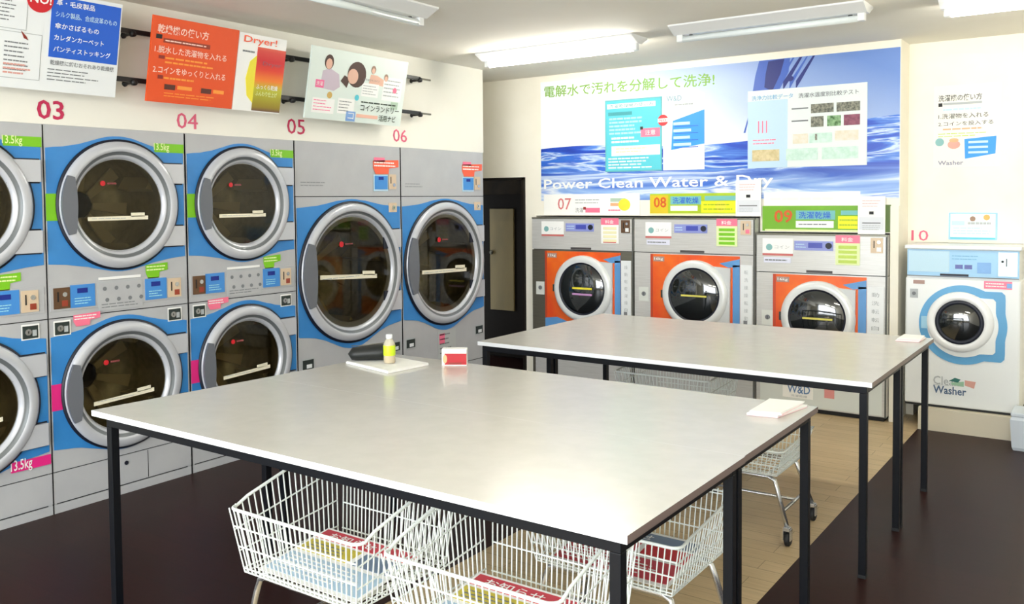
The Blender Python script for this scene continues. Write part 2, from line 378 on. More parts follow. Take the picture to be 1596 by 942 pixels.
def dryer_door(F, ca, cb, R, parent, bar, red, he, hb):
    """round door with hinge plates at the right, grip at the left, recessed glass"""
    c = F.p(ca, cb, 0); n = F.n; k = R/.338
    mb = MB(); mb.lathe(c, n, [(R+.009*k, .003), (R+.009*k, .014), (R-.012, .020), (R-.02, .003)], GASK, 72)
    # dark edges of the hinge plates
    for b0, b1 in hb:
        F.rect(mb, ca+.22*k, ca+he+.003, cb+b0-.007, cb+b1+.007, GASK, .008, .006)
    door = part(mb, 'door', parent)
    mb = MB(); r = R
    mb.lathe(c, n, [(r-.002, .012), (r-.004, .026), (r-.016, .036), (r-.042, .040), (r-.056, .036)], RING, 72)
    mb.lathe(c, n, [(r-.056, .036), (r-.062, .028), (r-.074, .024)], RINGD, 72)
    mb.lathe(c, n, [(r-.074, .024), (r-.086, .020), (r-.092, .004), (r-.096, -.01)], RING, 72)
    for b0, b1 in hb:
        pts = []
        for i in range(9):
            b = b0+(b1-b0)*i/8; a = math.sqrt(max(0, (R-.013)**2-b*b)); pts.append((ca+a-.01, cb+b))
        pts += [(ca+he, cb+b1), (ca+he, cb+b0)]
        F.poly(mb, pts[::-1], RING, .028, .020)
    part(mb, 'door_ring', door, 'silver door ring with two hinge plates')
    # grip
    mb = MB(); o_, i_ = [], []
    for i in range(15):
        t = math.radians(153+54*i/14); o_.append((ca+(r-.006)*math.cos(t), cb+(r-.006)*math.sin(t)))
    for i in range(9):
        b = (1-2*i/8)*.62; i_.append((ca-(.775-.035*(1-b*b/.38))*R, cb+b*R*.68))
    F.poly(mb, o_+i_[::-1], GRIP, .043, .03); part(mb, 'door_handle', door, 'dark grey grip on the door edge')
    mb = MB(); g = r-.096
    mb.lathe(c, n, [(g, .004), (g*.7, .0052), (g*.35, .0058), (0, .006)], SMOKE, 56); part(mb, 'door_glass', door)
    mb = MB(); a0, b0, a1, b1 = bar; a0 += .004; dd = .016
    sl = (b1-b0)/(a1-a0); hh = .0105*k
    F.poly(mb, [(ca+a0, cb+b0-hh), (ca+a1, cb+b1-hh), (ca+a1, cb+b1+hh), (ca+a0, cb+b0+hh)], CREAMT, dd, .002)
    la = a1-.10*k; F.poly(mb, [(ca+la, cb+b1+hh*.6-.1*k*sl), (ca+a1-.02, cb+b1+hh*.6), (ca+a1-.02, cb+b1+hh*2.6), (ca+la, cb+b1+hh*2.6-.1*k*sl)], CREAMT, dd, .002)
    F.lines(mb, ca+a0+.02, ca+a1-.11*k, cb+(b0+b1)/2-hh*.3, cb+(b0+b1)/2+hh*.3, 1, LINK, dd+.001, .1, .5)
    part(mb, 'instruction_bar', door, 'cream instruction strip stuck across the door glass')
    mb = MB(); a, b = red; F.disc(mb, ca+a, cb+b, .014*k, RED, dd, .002, 16); F.rect(mb, ca+a+.024*k, ca+a+.075*k, cb+b-.005, cb+b+.005, mat('dim_red_ink', (128, 60, 60), .5), dd, .002)
    part(mb, 'logo_sticker', door, 'small red round sticker inside the glass')
    return door
def price_sticker(mb, F, a0, a1, b0, b1, mt, mt2, d=.004, slope=.06):
    F.poly(mb, [(a0, b0+.4*(b1-b0)), (a0, b1-.1*(b1-b0)), (a1, b1), (a1, b0+.5*(b1-b0)), (a0+.62*(a1-a0), b0+.4*(b1-b0)), (a0+.6*(a1-a0), b0), (a0+.1*(a1-a0), b0-.02*(b1-b0))], mt, d, .001)
    F.lines(mb, a0+.04*(a1-a0), a0+.9*(a1-a0), b0+.45*(b1-b0), b1-.12*(b1-b0), 2, mt2, d+.0008, .2, .4)
def stack_dryer(y0, label):
    W = .80; yc = y0+W/2; F = wallX(yc, 0)
    o = empty('stacked_dryer', (0, yc, 0), label, 'tumble dryer', 'stacked dryers with two doors each')
    mb = MB(); g = .0012
    a0, a1 = -W/2+g, W/2-g; Dp = .92
    B = lambda z0, z1, x1=0: mb.box(-Dp, x1, yc+a0, yc+a1, z0, z1, GREY)
    mb.box(-Dp, -Dp+.02, yc+a0, yc+a1, 0, 1.958, GREY)
    mb.box(-Dp, -.004, yc+a0, yc+a0+.02, 0, 1.958, GREY); mb.box(-Dp, -.004, yc+a1-.02, yc+a1, 0, 1.958, GREY)
    mb.box(-Dp, -.004, yc+a0, yc+a1, 1.932, 1.958, GREY); mb.box(-Dp, 0, yc+a0, yc+a1, .0, .045, GREY)
    mb.box(-Dp, 0, yc+a0, yc+a1, .99, 1.01, GREY)
    mb.box(-.05, -.006, yc+a0, yc+a1, .045, .052, DARK); mb.box(-.03, 0, yc+a0, yc+a1, .052, .208, GREY); mb.box(-.05, -.004, yc+a0, yc+a1, .208, .213, DARK)
    for (z0, z1, zc) in ((.213, .985, .597), (1.01, 1.958, 1.555)):
        holed(mb, F, a0, a1, z0, z1, 0, zc, .242, GREY)
    mb.box(-.03, -.003, yc+a0, yc+a1, .985, .99, DARK)
    mb.box(-.02, .0015, yc+a0, yc+a0+.0035, 0, 1.955, DARK)
    part(mb, 'cabinet', o)
    for zc, zt, zb, bt, bb in ((1.555, 1.842, 1.262, .075, .058), (.597, .893, .325, .072, .078)):
        part(blue_panel(F, W, zc, zt, zb, bt, bb, .30), 'front_panel', o, 'blue wavy panel around the door')
        part(drum(F, 0, zc, .242, ph=.4 if zc > 1 else 1.0), 'drum', o)
    dryer_door(F, 0, 1.555, .338, o, (-.19, -.072, .155, -.070), (-.10, .113), .375, ((.116, .224), (-.232, -.122)))
    dryer_door(F, 0, .597, .338, o, (-.185, -.078, .165, -.060), (-.108, .13), .375, ((.116, .224), (-.232, -.122)))
    # capacity labels
    mb = MB(); F.rect(mb, .21, .393, 1.843, 1.892, GREEN, .006, .002); F.text(mb, '13.5kg', .205, .30, 1.842, 1.894, LIMEP, .008, .01); part(mb, 'capacity_label', o, 'green capacity label reading 13.5kg')
    mb = MB(); F.rect(mb, .20, .393, .262, .312, PINK, .006, .002); F.text(mb, '13.5kg', .198, .30, .255, .322, PAPER, .008, .01); part(mb, 'capacity_label', o, 'pink capacity label reading 13.5kg')
    mb = MB(); F.rect(mb, -.394, -.338, 1.478, 1.614, GREEN, .006, .002); part(mb, 'colour_tab', o, 'green tab beside the upper door')
    mb = MB(); F.rect(mb, -.394, -.336, .522, .655, PINK, .006, .002); part(mb, 'colour_tab', o, 'pink tab beside the lower door')
    # control band
    mb = MB(); mb.box(0, .004, yc-.386, yc+.386, 1.022, 1.155, GREY, .001); part(mb, 'control_panel', o)
    for s, cm in ((-1, BRONZ), (1, SAND)):
        mb = MB(); m0 = -.370 if s < 0 else .272
        F.rect(mb, m0, m0+.082, 1.034, 1.140, cm, .009, .005); F.rect(mb, m0+.018, m0+.024, 1.07, 1.12, DARK, .011, .002); F.rect(mb, m0+.04, m0+.07, 1.045, 1.075, mat('coin_return_red', (150, 60, 40), .4), .011, .002); F.disc(mb, m0+.055, 1.105, .012, CHROME, .013, .004, 14)
        part(mb, 'coin_slot', o)
        mb = MB(); m1 = -.284 if s < 0 else .133
        F.rect(mb, m1, m1+.13, 1.032, 1.148, LCDB, .008, .004); F.rect(mb, m1+.035, m1+.09, 1.105, 1.13, LCDD, .0095, .0015); F.lines(mb, m1+.02, m1+.11, 1.045, 1.085, 3, CYANL, .0095, .4, .3)
        part(mb, 'display', o)
        mb = MB(); k0 = -.374 if s < 0 else .268
        F.rect(mb, k0, k0+.088, .898, .974, PAPER, .005, .001); F.rect(mb, k0+.006, k0+.080, .904, .966, mat('dark_key_plate', (52, 62, 60), .4, .3), .008, .004); F.disc(mb, k0+.032, .936, .016, CHROME, .012, .004, 14); F.rect(mb, k0+.052, k0+.072, .915, .945, LINK, .0095, .0015); F.rect(mb, k0+.03, k0+.034, .930, .942, DARK, .013, .001)
        part(mb, 'lock_plate', o)
    mb = MB(); F.rect(mb, -.135, .118, 1.0, 1.150, LINK, .006, .002); F.rect(mb, -.132, .115, 1.003, 1.147, GREY, .007, .001)
    for i in range(4):
        for j in range(2): F.disc(mb, -.10+.065*i+.012*j, 1.115-.06*j, .011, INK, .0078, .001, 10)
    F.lines(mb, -.12, .1, 1.01, 1.04, 2, INK, .0078, .3, .3); F.rect(mb, -.132, .108, 1.162, 1.176, PAPER, .006, .002)
    part(mb, 'instruction_plate', o)
    mb = MB(); price_sticker(mb, F, .14, .275, 1.15, 1.232, GREEN, LIMEP); part(mb, 'price_sticker', o, 'lime price sticker')
    mb = MB(); price_sticker(mb, F, -.272, -.128, .936, 1.0, PINKL, PAPER, .006); part(mb, 'price_sticker', o, 'pink price sticker')
    mb = MB(); F.disc(mb, -.001, .165, .011, GASK, .004, .004, 14); F.rect(mb, .126, .129, .055, .205, DARK, .001, .001); part(mb, 'service_lock', o)
    return o
stack_dryer(1.474, 'stacked blue and grey dryer cut by the left edge of the photo')
stack_dryer(2.274, 'stacked blue and grey dryer below number 03, its lower door behind the table corner')
stack_dryer(3.077, 'stacked blue and grey dryer below number 04, next to the tall single dryers')
def tall_dryer(y0, W, label, bar, red, notice):
    yc = y0+W/2; F = wallX(yc, 0); o = empty('single_dryer', (0, yc, 0), label, 'tumble dryer', 'tall dryers with one large door')
    mb = MB(); g = .0012; a0, a1 = -W/2+g, W/2-g; Dp = .92; T = 1.958
    mb.box(-Dp, -Dp+.02, yc+a0, yc+a1, 0, T, GREY); mb.box(-Dp, -.004, yc+a0, yc+a0+.02, 0, T, GREY); mb.box(-Dp, -.004, yc+a1-.02, yc+a1, 0, T, GREY)
    mb.box(-Dp, -.034, yc+a0, yc+a1, T-.02, T, GREY); mb.box(-Dp, 0, yc+a0, yc+a1, 0, .06, GREY)
    mb.box(-.03, 0, yc+a0, yc+a1, .06, .25, GREY); mb.box(-.03, -.004, yc+a0, yc+a1, .25, .256, DARK)
    holed(mb, F, a0, a1, .256, 1.594, 0, 1.079, .35, GREY, 56)
    mb.box(-.03, -.003, yc+a0, yc+a1, 1.594, 1.600, DARK); mb.box(-.03, 0, yc+a0, yc+a1, 1.600, T, GREY)
    mb.box(-.02, .0015, yc+a0, yc+a0+.0035, 0, T-.002, DARK); part(mb, 'cabinet', o)
    part(blue_panel(F, W, 1.079, 1.522, .682, .055, .135, .44), 'front_panel', o, 'blue wavy panel around the door')
    part(drum(F, 0, 1.079, .35, .5, 4, .2), 'drum', o)
    dryer_door(F, 0, 1.075, .478, o, bar, red, W/2-.028, ((.152, .282), (-.305, -.168)))
    mb = MB(); a = W/2-.285
    price_sticker(mb, F, a+.0, a+.265, 1.758, 1.862, ORNGL, PAPER); F.rect(mb, a+.01, a+.12, 1.845, 1.875, PINKL, .004, .001); part(mb, 'price_sticker', o, 'orange red price sticker')
    mb = MB(); F.rect(mb, a+.002, a+.150, 1.635, 1.752, PALEB, .005, .002); F.rect(mb, a+.012, a+.142, 1.648, 1.745, LCDB, .008, .004); F.rect(mb, a+.05, a+.10, 1.715, 1.737, LCDD, .0095, .0015); part(mb, 'display', o)
    mb = MB(); F.rect(mb, a+.158, a+.235, 1.650, 1.757, SAND, .007, .004); F.rect(mb, a+.175, a+.181, 1.69, 1.74, DARK, .009, .002); F.disc(mb, a+.21, 1.68, .013, CHROME, .012, .004, 14); part(mb, 'coin_slot', o)
    mb = MB(); F.rect(mb, a+.155, a+.24, 1.482, 1.55, SAND, .005, .004); F.disc(mb, a+.205, 1.515, .018, CHROME, .012, .006, 14); F.rect(mb, a+.20, a+.206, 1.507, 1.523, DARK, .013, .001); part(mb, 'lock_plate', o)
    for va in (-W/2+.03, W/2-.135):
        mb = MB(); F.rect(mb, va, va+.11, .455, .535, LINK, .004, .002); F.rect(mb, va+.008, va+.102, .463, .525, mat('dark_key_plate', (52, 62, 60), .4), .006, .002); F.rect(mb, va+.04, va+.085, .470, .495, PLAS, .008, .002); part(mb, 'latch_plate', o)
    mb = MB(); F.lines(mb, -W/2+.05, -W/2+.28, 1.66, 1.70, 2, mat('faint_engraving', (140, 143, 146), .5), .0015, .3, .3); part(mb, 'engraved_text', o)
    if notice:
        mb = MB(); F.rect(mb, -.10, .12, .33, .545, mat('grey_notice', (186, 190, 190), .5), .002, .001)
        F.lines(mb, -.08, .1, .35, .53, 5, INK, .003, .4, .25); F.rect(mb, -.085, -.02, .44, .52, PINKL, .003, .001); part(mb, 'notice_sheet', o)
    return o
tall_dryer(3.880, 1.006, 'tall grey single-door dryer between numbers 05 and 06', (-.315, -.016, .227, -.044), (-.112, .197), False)
tall_dryer(4.890, 1.015, 'tall grey single-door dryer at the right end of the row, beside the dark doorway', (-.30, -.056, .25, -.068), (-.09, .185), True)

# numbers on the fascia
def number_sign(F, txt, a0, a1, b0, b1, m_, label, bold=.0):
    mb = MB(); F.text(mb, txt, a0, a1, b0, b1, m_, .003, bold); F.text(mb, txt, a0, a1, b0, b1, m_, .0005, bold)
    return tag(mb.build('number_sign'), label, 'number', 'machine numbers')
FW = wallX(0, 0, 0)
number_sign(FW, '03', 2.252, 2.387, 1.983, 2.078, CRIM, 'crimson number 03 on the white fascia over the dryers', .012)
number_sign(FW, '04', 3.031, 3.167, 1.984, 2.072, ROSE, 'pink number 04 on the white fascia under the orange board')
number_sign(FW, '05', 3.828, 3.975, 1.999, 2.096, CRIM, 'dark red number 05 on the white fascia under the photo collage')
number_sign(FW, '06', 4.816, 4.965, 1.997, 2.088, ROSE, 'thin pink number 06 on the white fascia near the lit fixture')

# rails and hanging boards
RAIL = mat('black_rail', (20, 20, 22), .4)
for z, lab in ((2.468, 'upper black horizontal rail holding the signboards'), (2.213, 'lower black horizontal rail holding the signboards')):
    o = empty('sign_rail', (.08, 3.5, z), lab, 'rail', 'rails behind the signboards')
    mb = MB(); mb.box(.070, .088, 1.2, 5.03, z-.013, z+.013, RAIL, .003); mb.box(.072, .084, 5.03, 5.15, z-.006, z+.006, STEELD); part(mb, 'rail_bar', o)
    for y in (1.6, 2.72, 3.80, 5.02):
        mb = MB(); mb.lathe((0.0005, y, z-.012), (1, 0, 0), [(.016, 0), (.016, .004), (.008, .008), (.008, .07), (.017, .076), (.017, .098), (0, .102)], RAIL, 14); part(mb, 'rail_bracket', o)
TILT = Vector((.09/.447, 0, 1)).normalized()
def board_face(y, z): return Face((.118+(z-2.11)*0, y, z), (0, 1, 0), TILT)
# big white board with the blue block
F = board_face(1.70, 2.108); mb = MB(); Wd = .89; Hh = .47
F.rect(mb, 0, Wd, 0, Hh, PLAS, .004, .012)
F.rect(mb, .535, .883, .165, .452, WBLUE, .006, .002)
for i, (t, w) in enumerate((('革・毛皮製品', .19), ('シルク製品、合成皮革のもの', .31), ('傘かさばるもの', .22), ('カレダンカーペット', .25), ('パンティストッキング', .29))):
    F.text(mb, t, .555, .555+w, .412-.055*i, .440-.055*i, PALEB if i == 1 else PAPER, .008, .01)
F.text(mb, '乾燥機に縮むおそれあり乾燥機', .545, .87, .128, .152, INK, .006, .01)
F.lines(mb, .535, .80, .05, .115, 4, INK, .006, .4, .3)
F.disc(mb, .478, .425, .062, RED, .009, .004, 32); F.text(mb, 'NO!', .430, .530, .405, .445, PAPER, .011, .02)
for (a0, a1, b0, b1) in ((.20, .425, .27, .46), (.30, .50, .045, .26)):
    F.rect(mb, a0, a1, b0, b1, LINK, .0055, .001); F.rect(mb, a0+.003, a1-.003, b0+.003, b1-.003, PLAS, .0065, .001)
    F.lines(mb, a0+.03, a1-.05, b0+.03, b1-.04, 7, INK, .0075, .3, .3)
F.poly(mb, [(.40, .268), (.425, .245), (.435, .228), (.415, .235)], DKRED, .009, .002); F.lines(mb, .33, .46, .06, .12, 3, mat('dusty_pink_ink', (220, 160, 150), .5), .0078, .3, .4)
F.lines(mb, .02, .18, .05, .44, 10, INK, .006, .3, .25)
tag(mb.build('sign_board'), 'white signboard with NO! circle and blue block, leftmost above the dryers', 'signboard', 'boards hanging on the rails')
# orange board
F = board_face(2.765, 2.106); mb = MB(); F.rect(mb, 0, .545, 0, .452, ORNG, .004, .012)
F.text(mb, '乾燥機の使い方', .03, .345, .365, .412, mat('pale_peach_ink', (250, 214, 200), .5), .006, .015)
F.rect(mb, .025, .06, .335, .358, BLACK, .006, .002); F.rect(mb, .07, .36, .318, .342, mat('brown_strip', (150, 56, 34), .5), .006, .002); F.lines(mb, .08, .34, .322, .338, 1, mat('pale_peach_ink', (0, 0, 0)), .007, .1, .4)
F.text(mb, '1.脱水した洗濯物を入れる', .022, .475, .262, .300, MATS['pale_peach_ink'], .006, .01)
F.rect(mb, .05, .085, .232, .25, DKRED, .006, .002); F.lines(mb, .09, .40, .205, .25, 2, mat('orange_yellow_ink', (246, 156, 60), .5), .006, .2, .4)
F.text(mb, '2.コインをゆっくりと入れる', .022, .48, .155, .193, MATS['pale_peach_ink'], .006, .01)
F.rect(mb, .055, .085, .125, .145, DKRED, .006, .002); F.lines(mb, .09, .28, .12, .145, 1, MATS['orange_yellow_ink'], .006, .1, .4)
F.rect(mb, .10, .165, .072, .10, mat('dark_brown_box', (84, 40, 30), .5), .006, .002); F.rect(mb, .33, .395, .072, .10, MATS['dark_brown_box'], .006, .002)
F.rect(mb, .18, .27, .078, .098, MATS['orange_yellow_ink'], .006, .002); F.rect(mb, .41, .48, .078, .098, MATS['orange_yellow_ink'], .006, .002); F.lines(mb, .1, .45, .03, .06, 2, MATS['orange_yellow_ink'], .006, .2, .3)
tag(mb.build('sign_board'), 'orange signboard with pale instructions hanging above number 04', 'signboard', 'boards hanging on the rails')
# dryer poster with warm gradient
F = board_face(3.315, 2.104); mb = MB(); F.rect(mb, 0, .345, 0, .447, PAPER, .004, .010)
gr = mat('warm_print', (230, 120, 40), .5); N, L, b = nodes(gr); tc = N.new('ShaderNodeTexCoord'); sx = N.new('ShaderNodeSeparateXYZ'); rp = N.new('ShaderNodeValToRGB')
L.new(tc.outputs['Generated'], sx.inputs[0]); L.new(sx.outputs[2], rp.inputs[0]); L.new(rp.outputs[0], b.inputs['Base Color'])
els = rp.color_ramp.elements; els[0].position = 0; els[0].color = (*lin((96, 52, 70)), 1); els[1].position = 1; els[1].color = (*lin((246, 160, 120)), 1)
for p, c in ((.07, (150, 130, 30)), (.3, (190, 190, 50)), (.42, (240, 130, 40)), (.56, (224, 60, 40)), (.68, (206, 30, 42)), (.8, (214, 70, 60))):
    e = els.new(p); e.color = (*lin(c), 1)
F.rect(mb, .135, .345, 0.006, .38, gr, .006, .002); F.poly(mb, [(.135, .05), (.135, .33), (.09, .29), (.07, .19), (.09, .09)], YEL, .006, .002)
F.text(mb, 'Dryer!', .03, .27, .385, .435, ORNGL, .008, .01); F.text(mb, 'ふっくら乾燥', .15, .31, .135, .165, PAPER, .008, .01); F.text(mb, 'ふんわり仕上げ', .15, .31, .095, .125, LIMEP, .008, .01)
F.text(mb, 'Dryer', .18, .32, .27, .30, mat('plum_ink', (170, 90, 100), .5), .008, .01); F.lines(mb, .03, .12, .335, .355, 1, INK, .006, .2, .5)
tag(mb.build('poster'), 'white poster with red and yellow gradient right of the orange board', 'poster', 'boards hanging on the rails')
# photo collage board
F = board_face(3.862, 2.096); mb = MB(); F.rect(mb, 0, .895, 0, .455, mat('pale_green_board', (222, 234, 228), .45), .004, .012)
def head(a, b, s, hair=HAIR):
    F.disc(mb, a, b+.004, s, hair, .006, .001, 18, s*1.25); F.disc(mb, a, b-.2*s, s*.72, SKIN, .007, .001, 18, s*.9)
F.poly(mb, [(.10, .20), (.11, .31), (.17, .33), (.25, .30), (.27, .22), (.22, .19)], mat('grey_mauve_cloth', (200, 186, 200), .5), .0055, .001); head(.155, .365, .038)
F.disc(mb, .41, .315, .085, HAIR, .006, .001, 20); F.disc(mb, .375, .30, .048, SKIN, .0072, .001, 18, .05); F.poly(mb, [(.27, .26), (.30, .30), (.35, .28), (.33, .22)], HAIR, .0065, .001)
head(.56, .36, .022, mat('taupe_hair', (150, 120, 100), .5)); head(.69, .32, .02, MATS['taupe_hair']); F.poly(mb, [(.53, .27), (.54, .33), (.60, .33), (.72, .29), (.70, .26)], SKIN, .0052, .001)
F.rect(mb, .06, .13, .20, .25, mat('hot_pink_tab', (240, 110, 160), .5), .0062, .002); F.text(mb, '洗濯', .065, .12, .212, .240, PAPER, .008)
F.disc(mb, .19, .16, .022, mat('ochre_print', (206, 170, 90), .5), .006, .001, 14); F.rect(mb, .05, .24, .04, .135, PAPER, .0055, .001); F.lines(mb, .06, .23, .05, .13, 4, mat('hot_pink_tab', (0, 0, 0)), .0065, .4, .25)
F.rect(mb, .27, .42, .05, .15, PAPER, .0055, .001); F.lines(mb, .28, .41, .06, .14, 4, INK, .0065, .4, .25); F.disc(mb, .435, .165, .02, CYAN, .0062, .001, 14)
F.rect(mb, .47, .63, .18, .27, PAPER, .0055, .001); F.lines(mb, .48, .62, .19, .26, 4, LINK, .0065, .3, .3); F.rect(mb, .67, .86, .17, .33, PAPER, .0055, .001); F.lines(mb, .68, .85, .19, .32, 5, LINK, .0065, .4, .3); F.disc(mb, .79, .245, .02, PINKL, .007, .001, 14)
F.rect(mb, .77, .84, .115, .165, mat('sage_print', (176, 200, 180), .5), .006, .001)
F.text(mb, 'コインランドリー', .48, .86, .083, .125, mat('dark_green_ink', (48, 62, 48), .5), .007, .012); F.lines(mb, .48, .83, .132, .15, 1, MATS['dark_green_ink'], .0065, .1, .5)
F.text(mb, '活用ナビ', .665, .835, .022, .066, MATS['dark_green_ink'], .007, .014); F.rect(mb, .45, .655, .035, .058, mat('salmon_print', (240, 190, 170), .5), .0062, .001); F.rect(mb, .355, .44, .005, .07, mat('periwinkle_print', (130, 170, 226), .5), .0062, .001); F.text(mb, 'コ', .37, .425, .02, .06, PAPER, .008)
F.text(mb, 'お洗濯からコイン', .475, .63, .285, .30, INK, .0065)
tag(mb.build('sign_board'), 'pale signboard with photos of faces, rightmost on the rails', 'signboard', 'boards hanging on the rails')

# ================================================================== BACK WALL: MURAL AND PAPERS
YM = 6.53
mu = mat('water_mural_print', (200, 215, 240), .35); N, L, b = nodes(mu)
tc = N.new('ShaderNodeTexCoord'); sx = N.new('ShaderNodeSeparateXYZ'); L.new(tc.outputs['Generated'], sx.inputs[0])
def MATH(op, a, b_=None, c=None):
    n = N.new('ShaderNodeMath'); n.operation = op
    for i, v in enumerate((a, b_, c)):
        if v is None: continue
        if isinstance(v, (int, float)): n.inputs[i].default_value = v
        else: L.new(v, n.inputs[i])
    return n.outputs[0]
U, V = sx.outputs[0], sx.outputs[2]
def RAMP(src, stops):
    r = N.new('ShaderNodeValToRGB'); e = r.color_ramp.elements; e[0].position = stops[0][0]; e[0].color = (*lin(stops[0][1]), 1); e[1].position = stops[-1][0]; e[1].color = (*lin(stops[-1][1]), 1)
    for p, c in stops[1:-1]: q = e.new(p); q.color = (*lin(c), 1)
    L.new(src, r.inputs[0]); return r.outputs[0]
def MIX(f, a, b_):
    m = N.new('ShaderNodeMix'); m.data_type = 'RGBA'
    L.new(f, m.inputs[0]) if not isinstance(f, float) else setattr(m.inputs[0], 'default_value', f)
    L.new(a, m.inputs[6]); L.new(b_, m.inputs[7]); return m.outputs[2]
# sky: print and painted-in glare, white at the left and bottom, grey blue at the top, deeper blue at the right
sky = RAMP(MATH('MULTIPLY_ADD', U, .75, MATH('MULTIPLY', MATH('SUBTRACT', V, .55), .55)), ((.0, (246, 250, 255)), (.36, (238, 244, 252)), (.55, (176, 196, 230)), (.9, (104, 138, 204))))
mp = N.new('ShaderNodeMapping'); mp.inputs['Scale'].default_value = (1.7, 1, 7); L.new(tc.outputs['Generated'], mp.inputs[0])
nz = N.new('ShaderNodeTexNoise'); nz.inputs['Scale'].default_value = 1.6; nz.inputs['Detail'].default_value = 6; nz.inputs['Distortion'].default_value = 1.2; L.new(mp.outputs[0], nz.inputs[0])
wat = RAMP(nz.outputs[0], ((.25, (14, 44, 150)), (.44, (26, 74, 190)), (.50, (80, 132, 218)), (.545, (206, 224, 246)), (.58, (48, 98, 204)), (.8, (24, 140, 222))))
watp = RAMP(nz.outputs[0], ((.3, (60, 110, 208)), (.45, (150, 184, 232)), (.52, (232, 240, 250)), (.60, (110, 150, 222)), (.7, (236, 242, 250))))
low = MATH('SUBTRACT', 1.0, MATH('SMOOTH_MIN', 1.0, MATH('MULTIPLY', MATH('MAXIMUM', MATH('SUBTRACT', V, .10), 0.0), 7.0), .1))
wat2 = MIX(low, wat, watp)
wave = MATH('ADD', .43, MATH('MULTIPLY', MATH('SINE', MATH('MULTIPLY_ADD', U, 9.0, .4)), .02))
wave = MATH('ADD', wave, MATH('MULTIPLY', MATH('MAXIMUM', MATH('SUBTRACT', U, .7), 0.0), .42))
mask = MATH('LESS_THAN', V, wave)
L.new(MIX(mask, sky, wat2), b.inputs['Base Color'])
F = wallY(.17, 1.555, YM)
root = empty('wall_mural', (.17, YM, 1.555), 'long blue water mural on the back wall above the built-in washers', 'mural')
mb = MB(); F.rect(mb, 0, 2.935, 0, 1.032, mu, .003, .003); part(mb, 'mural_print', root)
mb = MB(); F.text(mb, '電解水で汚れを分解して洗浄!', .04, 1.60, .895, .995, mat('green_ink', (132, 178, 76), .5), .005, .012, slope=-.012)
part(mb, 'mural_lettering', root, 'green Japanese lettering')
mb = MB(); F.text(mb, 'Power Clean Water & Dry', .03, 2.06, .075, .185, PAPER, .005, .012); part(mb, 'mural_lettering', root, 'white lettering Power Clean Water & Dry')
mb = MB()
DB = mat('deep_water_blue', (20, 36, 116), .4); MBL = mat('streak_blue', (60, 96, 186), .4)
F.poly(mb, [(1.95, 1.03), (2.18, 1.03), (2.17, .93), (2.10, .80), (2.0, .78), (1.90, .80), (1.92, .92)], MBL, .0045, .001)
F.poly(mb, [(2.02, 1.02), (2.14, 1.03), (2.11, .92), (2.05, .80), (1.99, .83), (2.0, .93)], DB, .006, .001)
for a, w in ((2.20, .012), (2.25, .02), (2.30, .010), (2.345, .016)):
    F.poly(mb, [(a, 1.03), (a+w, 1.03), (a-.10+w, .86), (a-.13+w*.5, .80), (a-.12, .86)], DB if w > .012 else MBL, .0052, .001)
F.disc(mb, 2.18, .88, .03, DB, .0055, .001, 12, .02)
F.poly(mb, [(1.83, .50), (1.86, .60), (1.88, .70), (1.865, .58), (1.845, .50)], MBL, .0045, .001)
part(mb, 'splash_print', root, 'dark blue water splash at the top')
# cyan poster, W&D sheet, information panel
F = wallY(.812, 1.79, YM-.004); mb = MB(); F.rect(mb, 0, .515, 0, .592, mat('teal_border', (96, 176, 184), .5), .003, .003); F.rect(mb, .01, .505, .01, .582, CYAN, .004, .001)
F.rect(mb, .02, .46, .52, .56, PAPER, .005, .001); F.text(mb, '洗濯乾燥機の使い方', .04, .44, .525, .555, mat('teal_ink', (60, 150, 160), .5), .0062)
F.rect(mb, .03, .25, .462, .49, MATS['teal_ink'], .005, .001); F.lines(mb, .04, .36, .30, .45, 5, CYANL, .005, .3, .5); F.rect(mb, .06, .50, .13, .21, PAPER, .005, .001)
F.lines(mb, .10, .40, .15, .2, 2, LIMEP, .006, .5, .4); F.lines(mb, .03, .46, .02, .12, 4, PAPER, .005, .3, .4); F.lines(mb, .06, .32, .23, .29, 2, PAPER, .005, .2, .5)
F.rect(mb, .33, .50, .275, .345, PINKL, .0062, .002); F.rect(mb, .325, .35, .335, .36, BLACK, .0075, .002); F.text(mb, '注意', .37, .46, .29, .33, PAPER, .0075)
tag(mb.build('poster'), 'cyan instruction poster with a pink tag on the mural', 'poster', 'sheets mounted on the mural')
F = wallY(1.338, 1.79, YM-.004); mb = MB(); F.rect(mb, 0, .35, 0, .59, PAPER, .003, .003); F.text(mb, 'W&D', .03, .16, .545, .588, mat('grey_blue_ink', (130, 168, 182), .5), .0045, .01)
F.poly(mb, [(.07, .16), (.085, .39), (.35, .465), (.35, .20)], mat('bright_blue_print', (44, 148, 240), .5), .005, .001)
for i in range(4): F.rect(mb, .09, .24-.01*(i % 2), .19+.055*i, .212+.055*i, PALEB, .006, .001); F.rect(mb, .10, .30, .175+.055*i, .181+.055*i, WBLUE, .006, .001)
F.disc(mb, .0, .40, .045, RED, .0065, .002, 24); F.rect(mb, -.045, .045, .385, .415, PAPER, .008, .001); F.text(mb, 'NO', -.03, .03, .39, .41, RED, .009, .01)
F.lines(mb, .1, .30, .50, .53, 1, LINK, .0045, .2, .4)
tag(mb.build('poster'), 'white W&D sheet with a bright blue slanted block on the mural', 'poster', 'sheets mounted on the mural')
F = wallY(2.035, 1.787, YM-.004); mb = MB(); F.rect(mb, 0, .858, 0, .578, mat('pale_panel', (228, 236, 234), .5), .004, .004)
F.rect(mb, 0, .30, 0, .50, mat('powder_blue', (192, 220, 240), .5), .005, .001); F.text(mb, '洗浄力比較データ', .03, .34, .505, .54, mat('steel_blue_ink', (110, 170, 210), .5), .006, .01)
